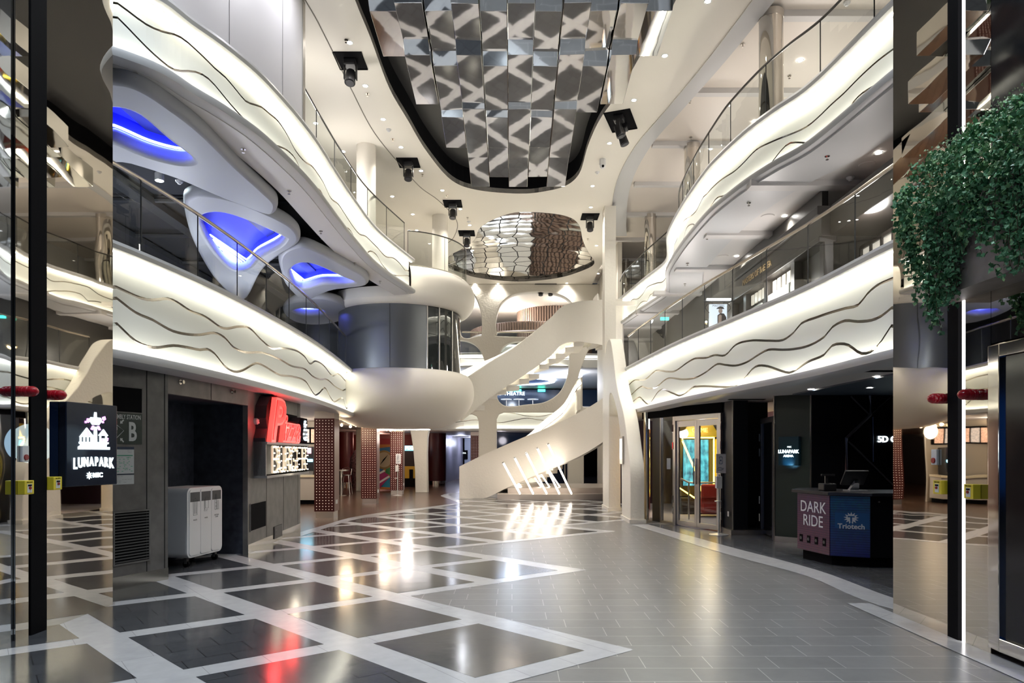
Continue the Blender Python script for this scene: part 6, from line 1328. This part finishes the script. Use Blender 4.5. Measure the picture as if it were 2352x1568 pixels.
# glazed blue front behind the stair at ground level
slab('wall_back_blue_glass', [(-1.0, 34), (3.6, 34), (3.6, 34.1), (-1.0, 34.1)], 0, 2.66, mat('blue_black_glass', (.015, .03, .07), .1))
m = MB()
for x, c in ((1.4, 0), (2.6, 0), (3.0, 0), (3.35, 0)): m.box(x, 33.95, 0, x+.06, 34, 2.6)
m.build('trim_blue_mullions', steel, kind='structure')
t = MB().box(3.05, 33.9, 0, 3.10, 33.95, 2.5).build('pink_light_strip', mat('pink_strip', (1, .4, .4), .5, emit=(1, .3, .3), estr=1.5)); tag(t, 'tall faint pink light strip behind the stair on the right', 'light strip')
# tall cream pillar right of the mirrored disc, wall behind the arch
slab('wall_right_hall_end', [(3.75, 24.2), (3.9, 24.2), (3.9, 30), (3.75, 30)], 0, ZC+.2, cream)

# ================================================================ LIGHT ON THE HALL
# ceiling wash lights beside the opening (their housings are the downlights above) and downlights over the entrance, then added fill points
for k, (x, y) in enumerate(((-3.1, 2.5), (3.0, 2.5), (-3.1, 5.5), (3.0, 5.5), (0, .5))):
    t = thing('downlight', 'round downlight in the ceiling above the entrance', 'downlight', (x, y, ZC), group='downlights above the entrance'); MB().lathe([(.05, -.002), (.075, -.006), (.08, 0)], n=20).build('ring', dl_ring, t, smooth=True); spot((0, 0, -.05), 290, 120, (.78, .89, 1), .08, parent=t)

for (x, y, z) in ((-6.5, 9.0, 4.3), (-6.2, 12.5, 4.3), (-6.0, 16, 4.3)): point((x, y, z), 45, (.85, .9, 1), .25)  # added fill for the left deck and its cloud panels, no fixtures

for (x, y, z) in ((5.3, 7.8, 4.9), (5.0, 9.5, 4.9), (4.6, 12.5, 4.6), (4.2, 16.5, 4.6), (3.8, 21, 4.6)): point((x, y, z), 28, (1, .94, .9), .25)  # added fill to lift the dark soffit on the right, no fixtures
for (x, y) in ((-3.9, 12.6), (-3.9, 15.5), (6.0, 9.0), (6.0, 13.5), (5.5, 18)): point((x, y, 7.6), 30, (1, .95, .9), .25)  # more fixtureless fill over the upper decks

for k, (x, y) in enumerate(((-2.55, 8.2), (-2.55, 9.9), (-2.75, 6.6))):  # unseen spots added to brighten the upper left wall
    t = thing('added_wall_wash', 'small added ceiling spot, out of view, brightening the white upper left wall', 'spotlight', (x, y, ZC), group='added spots brightening the white upper left wall'); MB().lathe([(.05, -.002), (.075, -.006), (.08, 0)], n=20).build('ring', dl_ring, t, smooth=True)
    spot((0, 0, -.06), 40, 130, (.95, .95, 1), .08, rot=(0, R(48), 0), parent=t)
for (x, y, w2, lab) in ((1715, 917, .35, 'black slot diffuser in the soffit above the double glass door'), (2035, 852, .5, 'black slot diffuser in the soffit near the right mirror')):
    q = pz(x, y, 2.655); e = MB().box(-w2, -.06, -.006, w2, .06, 0).build('slot_diffuser', black); e.location = q; tag(e, lab, 'air diffuser')

# small glowing details are seen, not sampled as lamps
for nm in ('warm_dot', 'warm_bulb', 'cool_bulb', 'white_sign_light', 'pink_sign_light', 'bright_channel_letter', 'cream_glow', 'cyan_taps', 'pink_display', 'amber_bulb', 'green_exit', 'fish_screen', 'white_lamp', 'menu_print_0', 'menu_print_1', 'warm_pane', 'lit_poster', 'orange_glow', 'pale_display', 'peach_display'):
    mm_ = bpy.data.materials.get(nm)
    if mm_: mm_.cycles.emission_sampling = 'NONE'
